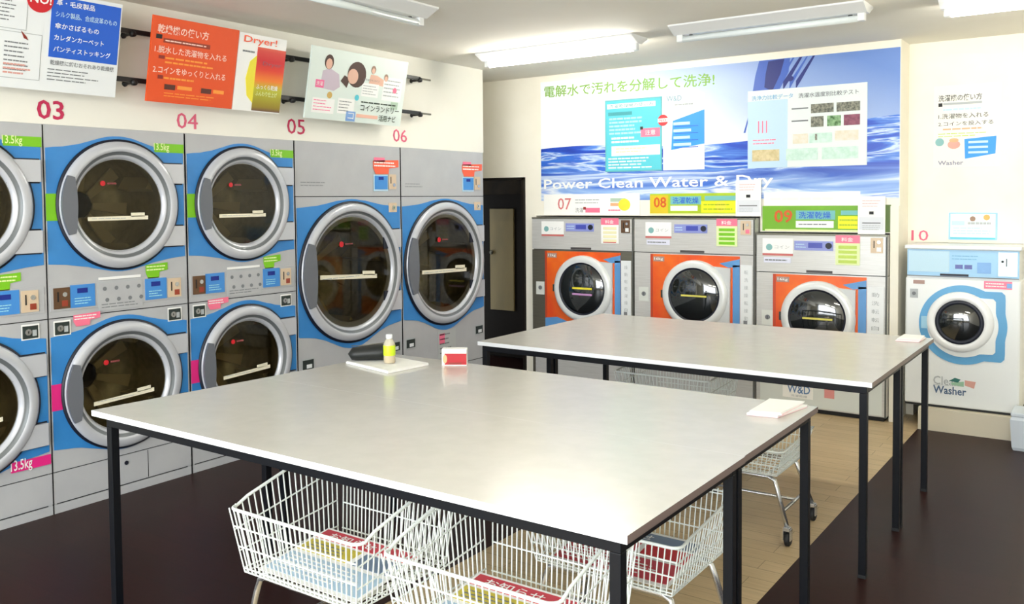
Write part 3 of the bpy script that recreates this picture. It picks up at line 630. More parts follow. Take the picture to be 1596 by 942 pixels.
F.text(mb, '洗濯水温度別比較テスト', .38, .80, .50, .535, INK, .006, .008)
for i in range(3): F.rect(mb, .08+.03*i, .088+.03*i, .26, .35, PINKL, .006, .001)
F.lines(mb, .04, .24, .17, .22, 2, PINKL, .006, .3, .3)
PH = noise_mat('dark_photo_print', (70, 74, 66), (150, 150, 132), 60, .5); PG = noise_mat('green_photo_print', (50, 96, 40), (150, 190, 140), 40, .5); PM = noise_mat('maroon_photo_print', (116, 56, 80), (150, 84, 104), 40, .5)
F.rect(mb, .47, .63, .385, .45, PH, .006, .001); F.rect(mb, .65, .81, .385, .45, PH, .006, .001)
F.rect(mb, .47, .56, .285, .36, PH, .006, .001); F.rect(mb, .585, .68, .285, .36, PG, .006, .001); F.rect(mb, .70, .81, .285, .36, PM, .006, .001)
F.rect(mb, .33, .45, .42, .43, INK, .006, .001); F.rect(mb, .33, .45, .33, .34, INK, .006, .001)
TAN = noise_mat('tan_cloth_print', (196, 180, 130), (222, 208, 166), 30, .5); MNT = noise_mat('mint_cloth_print', (188, 222, 206), (214, 236, 228), 30, .5); CRM = noise_mat('cream_cloth_print', (222, 214, 190), (232, 226, 214), 30, .5)
F.rect(mb, .035, .24, .05, .135, TAN, .006, .001); F.rect(mb, .29, .52, .05, .135, MNT, .006, .001); F.rect(mb, .55, .80, .05, .135, MNT, .006, .001)
F.rect(mb, .34, .45, .17, .24, CRM, .006, .001); F.rect(mb, .46, .62, .17, .24, MNT, .006, .001); F.rect(mb, .64, .80, .18, .25, CRM, .006, .001); F.rect(mb, .50, .515, .19, .235, PH, .007, .001)
tag(mb.build('poster'), 'large pale panel of small photos and cloth samples at the right of the mural', 'poster', 'sheets mounted on the mural')

# banners above the built-in washers
YB = 6.45
WPAPER = mat('bright_white_card', (250, 250, 246), .5)
F = wallY(.20, 1.432, 6.525); mb = MB(); F.rect(mb, 0, .93, 0, .178, WPAPER, .004, .004)
F.text(mb, '07', .145, .28, .045, .145, mat('faded_red_ink', (214, 120, 120), .5), .0055, .004); F.rect(mb, .42, .56, .02, .06, PINKL, .0055, .001); F.rect(mb, .40, .425, .045, .068, DKRED, .0065, .001); F.lines(mb, .32, .60, .09, .14, 2, LINK, .0055, .2, .3)
F.text(mb, '洗濯', .32, .40, .02, .06, INK, .0055); F.rect(mb, .66, .80, .075, .10, mat('peach_print', (244, 176, 130), .5), .0055, .001); F.rect(mb, .66, .80, .11, .14, mat('sage_print', (0, 0, 0)), .0055, .001); F.disc(mb, .79, .085, .055, YEL, .0065, .001, 20, .05); F.lines(mb, .64, .76, .03, .05, 1, PINKL, .0055, .1, .6)
tag(mb.build('banner_board'), 'white banner with faded number 07 above the leftmost built-in washer', 'banner', 'banners above the built-in washers')
LIME = mat('lime_banner', (168, 196, 24), .45); OLV = mat('yellow_olive', (214, 190, 30), .45)
F = wallY(1.222, 1.432, 6.525); mb = MB(); F.rect(mb, 0, .73, 0, .172, LIME, .004, .004); F.rect(mb, .0, .16, 0, .16, OLV, .005, .001)
F.text(mb, '08', .035, .145, .06, .145, mat('burnt_orange_ink', (206, 90, 24), .5), .0065, .02); F.rect(mb, .18, .44, .085, .15, mat('teal_tint', (116, 188, 186), .5), .0055, .001); F.text(mb, '洗濯乾燥', .20, .42, .092, .142, WBLUE, .007, .008); F.rect(mb, .18, .41, .035, .075, WPAPER, .0055, .001)
F.rect(mb, .44, .72, .02, .11, mat('vivid_yellow', (236, 236, 10), .5), .0055, .001); F.rect(mb, .47, .72, .115, .15, mat('teal_tint', (0, 0, 0)), .0055, .001); F.lines(mb, .46, .70, .03, .10, 2, LIME, .0065, .2, .3); F.rect(mb, 0, .73, 0, .014, LIMEP, .0065, .001)
F.disc(mb, .60, .07, .045, YEL, .0065, .001, 18, .04)
tag(mb.build('banner_board'), 'lime and yellow banner with orange number 08 above the middle built-in washer', 'banner', 'banners above the built-in washers')
GRN = mat('leaf_green_banner', (112, 172, 26), .45)
F = wallY(2.150, 1.318, 6.525); mb = MB(); F.rect(mb, 0, .905, 0, .185, GRN, .004, .004)
F.text(mb, '09', .09, .225, .06, .155, MATS['burnt_orange_ink'], .0065, .02); F.rect(mb, .25, .53, .085, .15, MATS['teal_tint'], .0055, .001); F.text(mb, '洗濯乾燥', .27, .50, .092, .142, WBLUE, .007, .008); F.rect(mb, .25, .52, .025, .075, WPAPER, .0055, .001); F.lines(mb, .27, .50, .04, .06, 1, INK, .0065, .3, .4)
F.rect(mb, .55, .70, .02, .11, MATS['vivid_yellow'], .0055, .001); F.rect(mb, .57, .70, .12, .15, MATS['teal_tint'], .0055, .001); F.lines(mb, .56, .69, .03, .10, 2, LIME, .0065, .2, .3); F.rect(mb, .02, .69, 0, .012, LIMEP, .0065, .001)
F.rect(mb, .85, .905, 0, .19, mat('dark_olive', (84, 110, 40), .5), .0062, .001)
tag(mb.build('banner_board'), 'green banner with orange number 09 above the lowest built-in washer', 'banner', 'banners above the built-in washers')
F = wallY(2.16, 1.504, 6.525); mb = MB(); F.rect(mb, 0, .69, 0, .10, WPAPER, .003, .003); F.lines(mb, .05, .6, .03, .07, 1, mat('very_pale_ink', (236, 238, 236), .5), .004, .2, .4)
tag(mb.build('paper_strip'), 'blank white strip between the mural and the green banner', 'paper strip')
for x0, z0, w, h, lab in ((1.945, 1.425, .198, .272, 'white paper notice taped at the right end of the lime banner'), (2.838, 1.303, .182, .265, 'white paper notice taped at the right end of the green banner')):
    F = wallY(x0, z0, 6.513); mb = MB(); F.rect(mb, 0, w, 0, h, PAPER, .003, .003); F.rect(mb, .01, w-.01, .03, h*.45, mat('pale_grey_print', (222, 226, 232), .5), .004, .001)
    F.lines(mb, .03, w-.03, h*.70, h*.92, 3, mat('rosy_ink', (226, 190, 190), .5), .0042, .2, .25); F.rect(mb, w*.42, w*.58, h*.52, h*.60, BLACK, .0045, .001); F.rect(mb, .03, w-.03, h*.28, h*.31, INK, .005, .001); F.lines(mb, .03, w-.03, h*.1, h*.25, 3, LINK, .005, .3, .3)
    tag(mb.build('paper_notice'), lab, 'notice', 'white notices over the washers')

# ================================================================== BUILT-IN WASHERS
def washer(x0, x1, top, dz, label, lab_w, sticker, low_label):
    """stainless built-in washer, front at y = YB, dz lowers its face details"""
    W = x1-x0; F = wallY(x0, 0, YB); o = empty('built_in_washer', ((x0+x1)/2, YB+.4, 0), label, 'washing machine', 'stainless built-in washers')
    z_split = 1.135+dz
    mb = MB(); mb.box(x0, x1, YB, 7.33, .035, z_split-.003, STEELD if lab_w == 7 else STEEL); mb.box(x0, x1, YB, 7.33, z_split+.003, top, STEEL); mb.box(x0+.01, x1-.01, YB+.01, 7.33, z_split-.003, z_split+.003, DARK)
    mb.box(x0+.02, x1-.02, YB+.03, 7.3, 0, .035, DARK); mb.box(x0, x1, YB-.004, YB+.02, top-.012, top, STEELD)
    mb.box(x1-.012, x1, YB-.003, YB, .03, top, mat('dark_trim_strip', (86, 88, 84), .5)); part(mb, 'cabinet', o)
    # fronts: coloured panel
    mb = MB(); a0, a1 = .135, W-.115 if lab_w != 9 else W-.135
    if lab_w != 7: a0 = .145 if lab_w == 8 else .125
    zb = .40+dz; F.rect(mb, a0, a1, zb, z_split-.012, WORG, .004, .004)
    bl = mat('sky_blue_swoosh', (92, 150, 208), .35)
    F.rect(mb, a1-.055, a1, zb, z_split-.08, bl, .006, .002); F.poly(mb, [(a1-.16, z_split-.07), (a1, z_split-.012-.02), (a1, z_split-.09), (a1-.09, z_split-.10)], bl, .006, .002)
    F.poly(mb, [(a0, zb), (a0+.42, zb), (a0+.30, zb+.10), (a0+.12, zb+.155), (a0, zb+.14)], bl, .006, .002); F.rect(mb, a0, a0+.02, zb, z_split-.012, mat('rust_edge', (186, 66, 34), .4), .0055, .001)
    part(mb, 'front_panel', o, 'orange and blue front panel')
    # lower door zone plate and white strip
    mb = MB(); F.rect(mb, a1+.005, W-.02, .585+dz, 1.06+dz, PLAS, .006, .006)
    for i in range(7): F.text(mb, random.choice('乾燥洗濯自動運転'), a1+.035, W-.05, .99+dz-.058*i, 1.02+dz-.058*i, LINK, .0075)
    F.rect(mb, a1+.03, a1+.06, .60+dz, .64+dz, INK, .0075, .001); part(mb, 'side_strip', o, 'white vertical strip with small lettering')
    ca = {7: .520, 8: .528, 9: .452}[lab_w]; cb = {7: .812, 8: .815, 9: .703}[lab_w]; R = {7: .280, 8: .270, 9: .262}[lab_w]; c = F.p(ca, cb, 0)
    mb = MB(); F.poly(mb, [(ca+.02, cb-R*.85), (a1-.075, cb-R*.8), (a1-.07, cb+R*.8), (ca+.02, cb+R*.87)], mat('door_plate_grey', (204, 208, 210), .35), .022, .02)
    mb.lathe(c, F.n, [(R, .004), (R, .028), (R-.012, .042), (R-.035, .048), (R-.058, .044)], mat('washer_ring_white', (226, 230, 230), .28, .1), 56)
    F.rect(mb, ca-R-.012, ca-R+.03, cb-.035, cb+.025, mat('dark_key_plate', (0, 0, 0)), .03, .03)
    door = part(mb, 'door', o)
    mb = MB(); mb.lathe(c, F.n, [(R-.058, .044), (R-.068, .038), (R-.075, .036)], GASK, 48); part(mb, 'door_gasket', door)
    mb = MB(); g = R-.07; mb.lathe(c, F.n, [(g, .036), (g*.85, .050), (g*.6, .062), (g*.3, .069), (0, .071)], GLASSD, 48); part(mb, 'door_glass', door)
    if lab_w == 7:
        mb = MB(); F.rect(mb, ca-.07, ca+.12, cb+.0, cb+.016, YEL, .076, .002); F.rect(mb, ca-.07, ca+.12, cb-.05, cb-.034, mat('mauve_print', (200, 150, 200), .4), .076, .002); part(mb, 'door_sticker', door, 'yellow and mauve stripes on the glass')
    else:
        mb = MB(); F.rect(mb, ca-.09, ca+.12, cb-.01, cb+.004, mat('pale_yellow_print', (214, 206, 96), .4), .076, .002); part(mb, 'door_sticker', door, 'pale yellow stripe on the glass')
    mb = MB(); F.rect(mb, a0+.025, a0+.12, z_split-.07, z_split-.03, mat('taupe_label', (170, 140, 130), .5), .006, .002); F.text(mb, {7: '12kg', 8: '16kg', 9: '16kg'}[lab_w], a0+.035, a0+.11, z_split-.064, z_split-.038, PAPER, .008, .01); part(mb, 'capacity_label', o)
    # controls
    k = .0 if lab_w != 9 else -.0
    t = top
    mb = MB(); l0 = .10 if lab_w != 9 else .045; F.rect(mb, l0, l0+.225, t-.145, t-.035, PAPER, .003, .003); F.rect(mb, l0, l0+.225, t-.162, t-.147, mat('brick_red_line', (206, 110, 106), .5), .003, .003)
    F.disc(mb, l0+.05, t-.10, .024, mat('teal_grey', (130, 180, 180), .5), .0042, .001, 16); F.text(mb, 'コイン', l0+.09, l0+.20, t-.11, t-.085, LINK, .0045)
    if lab_w != 7: F.rect(mb, l0+.01, l0+.21, t-.215, t-.175, mat('pale_lilac', (222, 224, 240), .5), .003, .003); F.lines(mb, l0+.02, l0+.2, t-.21, t-.18, 1, INK, .0042, .3, .3)
    part(mb, 'control_label', o)
    d0 = {7: .345, 8: .35, 9: .28}[lab_w]; mb = MB(); F.rect(mb, d0, d0+.275, t-.118, t-.050, mat('violet_blue_panel', (140, 150, 214), .35), .004, .004); F.rect(mb, d0+.10, d0+.20, t-.10, t-.062, mat('indigo_lcd', (70, 80, 176), .25), .005, .001); F.disc(mb, d0+.245, t-.082, .022, GASK, .012, .010, 18); F.lines(mb, d0+.01, d0+.09, t-.105, t-.065, 2, PALEB, .005, .3, .3); part(mb, 'display', o)
    mb = MB(); s0 = {7: .69, 8: .70, 9: .572}[lab_w]; F.rect(mb, s0, s0+.165, t-.215, t-.005, PAPER if sticker == 'pink' else mat('pale_lime_card', (226, 240, 180), .5), .005, .002)
    F.rect(mb, s0, s0+.165, t-.06, t-.005, PINKL, .006, .001); F.text(mb, '料金', s0+.04, s0+.12, t-.05, t-.02, PAPER, .0075, .008)
    for i in range(4): F.rect(mb, s0+.02, s0+.145, t-.10-.034*i, t-.078-.034*i, {'pink': mat('pale_price_line', (236, 232, 190), .5), 'lime': GREEN, 'soft': mat('soft_lime', (186, 212, 90), .5)}[sticker], .0065, .001)
    F.rect(mb, s0+.02, s0+.14, t-.208, t-.202, RED if sticker == 'pink' else LIMEP, .0065, .001); part(mb, 'price_sticker', o, 'price card')
    mb = MB(); c0 = W-.11; F.rect(mb, c0, c0+.08, t-.125, t-.02, BRONZ if lab_w == 7 else SAND, .006, .006); F.rect(mb, c0+.02, c0+.026, t-.09, t-.04, DARK, .0075, .0015); F.disc(mb, c0+.055, t-.05, .011, CHROME, .012, .004, 12); F.rect(mb, c0+.04, c0+.07, t-.115, t-.085, PINKL if lab_w == 8 else PLAS, .0075, .0015); part(mb, 'coin_slot', o)
    mb = MB(); F.rect(mb, W*.40, W*.60, z_split+.006, z_split+.024, mat('dark_drawer_lip', (74, 70, 70), .5), .004, .004); part(mb, 'drawer_handle', o)  # flat dark grey strip for the drawer lip
    mb = MB(); q = .04; F.rect(mb, q, q+.085, .74+dz, .852+dz, mat('lock_plate_white', (216, 220, 214), .4), .004, .004); F.disc(mb, q+.045, .80+dz, .018, INK, .010, .006, 14); F.rect(mb, q+.043, q+.047, .785+dz, .81+dz, DARK, .011, .001); part(mb, 'key_lock', o)
    if low_label:
        mb = MB(); F.rect(mb, .03, W-.03, .045, .34, mat('pale_kick_panel', (218, 224, 220), .4), .004, .004); F.rect(mb, .20, .42, .10, .205, WPAPER, .006, .002); F.text(mb, 'W&D', .235, .40, .135, .195, mat('slate_blue_ink', (90, 128, 176), .5), .0075, .01); F.text(mb, '洗濯乾燥', .26, .38, .108, .125, LINK, .0075)
        F.rect(mb, .50, .57, .125, .20, mat('pink_square', (224, 150, 146), .5), .0055, .001); part(mb, 'kick_panel', o)
    else:
        mb = MB(); F.rect(mb, .03, W-.03, .045, .355, STEEL, .004, .004); F.rect(mb, .22, .48, .27, .325, PAPER, .006, .002); F.rect(mb, .25, .45, .28, .315, PALEB, .007, .001); part(mb, 'kick_panel', o)
    return o
washer(.122, 1.108, 1.412, 0, 'stainless washer under the white 07 banner, leftmost of the three built in', 7, 'pink', False)
washer(1.118, 2.118, 1.412, 0, 'stainless washer under the lime 08 banner, middle of the three built in', 8, 'lime', False)
washer(2.132, 3.050, 1.300, -.12, 'shorter stainless washer under the green 09 banner, nearest the right', 9, 'soft', True)

# ================================================================== SINGLE WHITE WASHER
X0, X1, Z0, Z1, YW = 3.165, 3.85, .15, 1.238, 6.455
F = wallY(0, 0, YW); o = empty('white_washer', (3.507, 6.8, Z0), 'white washer with a blue door band on the plinth, right of the mural wall', 'washing machine')
WW = mat('white_washer_enamel', (232, 236, 236), .3)
mb = MB(); mb.box(X0, X1, YW, 7.28, Z0+.012, 1.02, WW, .012); mb.box(X0+.01, X1-.01, YW+.006, 7.27, 1.018, 1.215, WW); mb.box(X0-.004, X1+.004, YW-.02, 7.28, 1.212, Z1, WW, .006); mb.box(X0+.004, X1-.004, YW+.006, 7.26, Z0, Z0+.014, DARK); part(mb, 'cabinet', o)
mb = MB(); F.rect(mb, X0+.012, X1-.012, 1.032, 1.208, LTBLUE, .004, .010); F.rect(mb, X0+.02, X0+.27, 1.06, 1.20, PALEB, .0055, .0015); F.rect(mb, X0+.012, X1-.012, 1.028, 1.034, INK, .006, .002)
F.rect(mb, 3.47, 3.515, 1.085, 1.112, LCDD, .006, .002); F.rect(mb, 3.525, 3.57, 1.085, 1.112, LCDD, .006, .002); F.lines(mb, 3.45, 3.62, 1.14, 1.18, 2, mat('steel_blue_ink', (0, 0, 0)), .006, .3, .25); F.rect(mb, 3.60, 3.68, 1.06, 1.13, mat('mid_periwinkle', (120, 170, 226), .4), .006, .002); F.rect(mb, 3.38, 3.55, 1.036, 1.05, GASK, .008, .003)
part(mb, 'control_panel', o)
mb = MB(); F.rect(mb, 3.72, 3.83, 1.045, 1.20, mat('coin_plate_grey', (176, 190, 192), .35, .4), .008, .004); F.rect(mb, 3.765, 3.77, 1.11, 1.16, DARK, .0095, .0015); F.disc(mb, 3.79, 1.14, .014, CHROME, .013, .004, 14); F.disc(mb, 3.745, 1.14, .008, BLACK, .0095, .001, 10); F.rect(mb, 3.755, 3.795, 1.06, 1.085, PLAS, .0095, .0015); part(mb, 'coin_slot', o)
CX, CZ = 3.515, .715
def blob(R, bx, bh, n=72):
    pts = []
    for i in range(n):
        t = 2*PI*i/n; c_, s_ = math.cos(t), math.sin(t); r = R
        if c_ > 0:
            kx = bx/max(c_, 1e-6); kz = bh/max(abs(s_), 1e-6); q = min(kx, kz); corner = math.hypot(bx, bh)
            q = min(q, corner*.955)
            r = max(R, q) if abs(math.degrees(math.atan2(s_, c_))) < 66 else R
        pts.append((CX+r*c_, CZ+r*s_))
    return pts
mb = MB(); F.poly(mb, blob(.262, .250, .228), MIDBL, .006, .006); 
F.poly(mb, blob(.212, .196, .182), WW, .012, .006); door = part(mb, 'door', o, 'white door inside a blue rounded band')
mb = MB(); c = F.p(CX-.012, CZ+.02, 0); mb.lathe(c, F.n, [(.200, .012), (.198, .028), (.185, .040), (.155, .046), (.146, .038)], WHITE, 56); part(mb, 'door_ring', door)
mb = MB(); mb.lathe(c, F.n, [(.146, .038), (.142, .046), (.126, .048), (.120, .040)], GASK, 48); mb.lathe(c, F.n, [(.122, .040), (.10, .052), (.06, .062), (0, .066)], GLASSD, 48); part(mb, 'door_glass', door)
mb = MB(); F.rect(mb, CX-.245, CX-.205, CZ-.035, CZ+.045, mat('pale_blue_grip', (150, 196, 220), .4), .024, .018); part(mb, 'door_handle', door, 'pale blue grip')
mb = MB(); F.text(mb, 'Clean', 3.345, 3.50, .305, .362, LINK, .0015, .01); F.text(mb, 'Washer', 3.345, 3.545, .245, .298, mat('slate_ink', (74, 100, 132), .5), .0015, .02)
F.poly(mb, [(3.44, .335), (3.475, .36), (3.51, .352), (3.495, .33)], mat('pine_print', (40, 110, 100), .5), .0018, .001); F.poly(mb, [(3.45, .325), (3.53, .34), (3.53, .305), (3.46, .31)], mat('soft_green_print', (150, 190, 160), .5), .0016, .001); F.poly(mb, [(3.535, .35), (3.60, .345), (3.59, .30), (3.535, .315)], mat('soft_salmon_print', (214, 160, 146), .5), .0016, .001)
F.lines(mb, 3.345, 3.45, .30, .306, 1, LINK, .0015, .1, .5)
part(mb, 'logo_print', o, 'grey and navy Washer lettering with a green and salmon mark')
mb = MB(); F.rect(mb, 3.64, 3.80, .962, 1.012, PINKL, .003, .003); F.lines(mb, 3.65, 3.77, .97, 1.005, 2, PAPER, .004, .2, .4); F.rect(mb, 3.77, 3.80, .97, 1.0, mat('mid_periwinkle', (0, 0, 0)), .004, .001); part(mb, 'price_sticker', o)
mb = MB(); F.rect(mb, 3.215, 3.285, .975, 1.0, mat('taupe_label', (0, 0, 0)), .003, .003); part(mb, 'capacity_label', o)
mb = MB(); F.rect(mb, 3.195, 3.245, .88, .94, LINK, .003, .003); F.disc(mb, 3.22, .91, .012, INK, .008, .005, 14); part(mb, 'key_lock', o)
# its number, sign and poster on the wall
YQ = 6.80
number_sign(wallY(0, 0, YQ), '10', 3.135, 3.245, 1.25, 1.325, ROSE, 'pink number 10 on the wall above the white washer')
F = wallY(3.375, 1.262, YQ); mb = MB(); F.rect(mb, 0, .30, 0, .188, LTBLUE, .006, .006); F.rect(mb, .012, .288, .018, .178, mat('ice_white_print', (230, 244, 250), .5), .0075, .002); F.rect(mb, .02, .10, .10, .13, PALEB, .009, .001); F.disc(mb, .15, .145, .018, mat('taupe_hair', (0, 0, 0)), .009, .001, 12); F.disc(mb, .235, .155, .02, mat('ochre_print', (0, 0, 0)), .009, .001, 12); F.lines(mb, .03, .27, .035, .09, 3, PALEB, .009, .4, .4); F.lines(mb, .12, .27, .10, .13, 1, LINK, .009, .3, .5); F.rect(mb, .012, .288, .006, .016, CYAN, .0075, .001)
tag(mb.build('wall_sign'), 'small pale blue sign on the wall above the white washer', 'sign')
F = wallY(3.272, 1.765, YQ); mb = MB(); F.rect(mb, 0, .415, 0, .565, mat('off_white_poster', (236, 235, 228), .55), .003, .003)
F.text(mb, '洗濯機の使い方', .03, .30, .455, .50, mat('charcoal_ink', (84, 86, 78), .5), .0045, .012); F.rect(mb, .03, .055, .42, .445, BLACK, .0045, .001); F.rect(mb, .06, .30, .430, .445, LINK, .0045, .001)
F.text(mb, '1.洗濯物を入れる', .03, .34, .335, .37, MATS['charcoal_ink'], .0045, .008); F.text(mb, '2.コインを投入する', .03, .37, .285, .315, MATS['charcoal_ink'], .0045, .006); F.lines(mb, .06, .30, .385, .41, 1, PALEB, .0045, .2, .5); F.lines(mb, .06, .36, .25, .275, 1, mat('peach_print', (0, 0, 0)), .0045, .2, .4); F.lines(mb, .03, .34, .205, .24, 2, mat('soft_lime', (0, 0, 0)), .0045, .3, .3)
F.poly(mb, [(.20, .055), (.195, .19), (.39, .205), (.385, .085)], mat('bright_blue_print', (0, 0, 0)), .0055, .001)
for i in range(3): F.rect(mb, .22, .34, .09+.035*i, .105+.035*i, PALEB, .0065, .001)
F.disc(mb, .04, .175, .028, mat('teal_grey', (0, 0, 0)), .0055, .001, 14); F.disc(mb, .13, .155, .04, mat('soft_salmon_print', (0, 0, 0)), .0055, .001, 14, .03); F.disc(mb, .13, .185, .03, mat('peach_print', (0, 0, 0)), .006, .001, 14, .014)
F.text(mb, 'Washer', .03, .19, .015, .045, mat('grey_violet_ink', (140, 140, 160), .5), .0045, .02)
tag(mb.build('poster'), 'off-white washer instruction poster high on the right wall section', 'poster')

# ================================================================== FOLDING TABLES
def table(x0, x1, y0, y1, label, skew0=0, skew1=0):
    zt = .814; th = .020
    o = empty('folding_table', ((x0+x1)/2, (y0+y1)/2, 0), label, 'table', 'grey-topped folding tables')
    mb = MB(); pts = [(x0+skew0, y0), (x1, y0), (x1, y1), (x0+skew1, y1)]
    vs = [(x, y, z) for z in (zt-th, zt) for x, y in pts]
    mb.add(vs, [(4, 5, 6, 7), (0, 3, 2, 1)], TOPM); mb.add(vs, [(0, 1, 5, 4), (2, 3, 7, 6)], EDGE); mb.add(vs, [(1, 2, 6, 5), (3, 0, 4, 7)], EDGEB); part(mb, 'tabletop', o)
    i = .022; q = .030; mb = MB(); xs = x0+max(skew0, skew1)+i; xe = x1-i; ys = y0+i*.5; ye = y1-i*.5; zb = zt-th-q
    mb.box(xs, xe, ys, ys+q, zb, zt-th, NAVY, .002); mb.box(xs, xe, ye-q, ye, zb, zt-th, NAVY, .002); mb.box(xs, xs+q, ys+q, ye-q, zb, zt-th, NAVY, .002); mb.box(xe-q, xe, ys+q, ye-q, zb, zt-th, NAVY, .002); part(mb, 'apron_frame', o)
    for x in (xs, xe-q):
        for y in (ys, ye-q):
            mb = MB(); mb.box(x, x+q, y, y+q, .012, zb, NAVY, .002); mb.box(x-.001, x+q+.001, y-.001, y+q+.001, 0, .014, RUBB, .001); part(mb, 'leg', o)
    return o
table(1.345, 3.515, 1.730, 2.463, 'grey folding table nearest the camera, its white front edge over the wire carts', 0, .055)
table(1.400, 3.512, 2.4635, 3.198, 'grey folding table pushed behind the nearest one, holding the bottle and red box', 0, .05)
table(1.585, 3.575, 3.725, 4.4035, 'grey folding table in the far pair, front half with the white long edge', 0, 0)
table(1.585, 3.575, 4.404, 5.080, 'grey folding table in the far pair, back half nearest the washers', 0, .0)

# ================================================================== LAUNDRY CARTS
def cart(x0, y0, label, zf=.60, W=.56, D=.46, zb=.395, rise=.125):
    """wire basket: low front, sides rising, lower back"""
    o = empty('laundry_cart', (x0+W/2, y0+D/2, 0), label, 'laundry cart', 'white wire laundry carts')
    x1, y1 = x0+W, y0+D; ins = .035
    def top(y):
        t = (y-y0)/D
        return zf+rise*t
    zt1 = top(y1)
    mb = MB(); r = .0023; NX, NY = 26, 19
    def lerp(a, b, t): return a+(b-a)*t
    def sidept(x, sgn, y, z, zt): # sides lean inwards to the floor
        t = (z-zb)/(zt-zb); return (x+sgn*ins*(1-t), y, z)
    # front and back verticals
    for i in range(NX+1):
        u = i/NX; xt = lerp(x0, x1, u); xb = lerp(x0+ins, x1-ins, u)
        mb.tube([(xt, y0, zf), (xb, y0+ins*.8, zb)], r, WIRE, 4); mb.tube([(lerp(x0+.05, x1-.02, u), y1-.01, zt1+.012), (lerp(x0+.05+.01, x1-ins, u), y1-.03, zb)], r, WIRE, 4)
    for j in range(NY+1):
        v = j/NY; y = lerp(y0, y1, v); yb = lerp(y0+ins*.8, y1-.03, v); zt = top(y)
        mb.tube([(x0, y, zt), (x0+ins, yb, zb)], r, WIRE, 4); mb.tube([(x1, y, zt), (x1-ins, yb, zb)], r, WIRE, 4)
    # floor grid
    for i in range(NX//2+1):
        x = lerp(x0+ins, x1-ins, i/(NX//2)); mb.tube([(x, y0+ins*.8, zb), (x, y1-.03, zb)], r, WIRE, 4)
    for j in range(0, NY+1, 2):
        y = lerp(y0+ins*.8, y1-.03, j/NY); mb.tube([(x0+ins, y, zb), (x1-ins, y, zb)], r, WIRE, 4)
    # horizontal wires
    for k in (0.0, .06, .40, .72):
        z = lerp(zb, zf, k); t = k; a = ins*(1-t)
        mb.tube([(x0+a, y0+a*.8, z), (x1-a, y0+a*.8, z)], r*1.15, WIRE, 4)
    for k in (0.0, .06, .33, .66, .97):
        z = lerp(zb, zt1, k); mb.tube([(x0+.055, y1-.03+.02*k, z), (x1-ins*(1-k), y1-.03+.02*k, z)], r*1.15, WIRE, 4)
        for x, sg in ((x0, 1), (x1, -1)):
            if k > .9: continue
            P = []
            for j in range(9):
                y = lerp(y0, y1, j/8); zt = top(y); zz = lerp(zb, zt, k); P.append((x+sg*ins*(1-k), lerp(lerp(y0+ins*.8, y1-.03, j/8), y, k), zz))
            mb.tube(P, r*1.15, WIRE, 4)
    part(mb, 'wire_basket', o)
    mb = MB(); P = []
    cr_ = .03
    for (cx, cy, a0) in ((x0+cr_, y0+cr_, 180), (x1-cr_, y0+cr_, 270)):
        for k in range(5):
            t = math.radians(a0+90*k/4); P.append((cx+cr_*math.cos(t), cy+cr_*math.sin(t), zf))
    L_ = []; R_ = []
    for j in range(1, 11):
        y = lerp(y0+cr_, y1, j/10); R_.append((x1, y, top(y))); L_.append((x0, y, top(y)))
    mb.tube(L_[::-1]+P+R_, .0052, WIRE, 8); mb.tube([(x0, y1, zt1), (x1, y1, zt1)], .0035, WIRE, 6); part(mb, 'basket_rim', o)
    # frame: two U-shaped tubes bending down to the casters, and side bars
    mb = MB()
    for y, s in ((y0+.07, -1), (y1-.07, 1)):
        zz = zb-.022; P = [(x0-.01, y+s*.03, .085), (x0+.045, y+s*.004, zz-.05), (x0+.058, y, zz-.012), (x0+.085, y, zz), (x1-.085, y, zz), (x1-.058, y, zz-.012), (x1-.045, y+s*.004, zz-.05), (x1+.01, y+s*.03, .085)]
        mb.tube(P, .0105, CHROME, 10)
    for x in (x0+.012, x1-.012): mb.tube([(x, y0+.055, .155), (x, y1-.055, .155)], .008, CHROME, 8)
    mb.tube([(x0+.012, y0+D/2, .155), (x1-.012, y0+D/2, .155)], .008, CHROME, 8)
    for x in (x0+.09, x1-.09): mb.tube([(x, y0+.05, zb-.008), (x, y1-.05, zb-.008)], .006, WIRE, 6)
    part(mb, 'tube_frame', o)
    for x in (x0-.01, x1+.01):
        for y in (y0+.04, y1-.04):
            mb = MB(); mb.box(x-.015, x+.015, y-.014, y+.014, .072, .090, CHROME, .002); mb.box(x-.017, x-.014, y-.012, y+.022, .030, .08, CHROME); mb.box(x+.014, x+.017, y-.012, y+.022, .030, .08, CHROME)
            cs = part(mb, 'caster', o)
            mb = MB(); mb.lathe((x-.012, y+.012, .033), (1, 0, 0), [(0, 0), (.026, .0), (.033, .004), (.033, .020), (.026, .024), (0, .024)], RUBB, 20); part(mb, 'wheel', cs)
    return o, (x0+ins, x1-ins, y0+ins, y1-.04, zb)
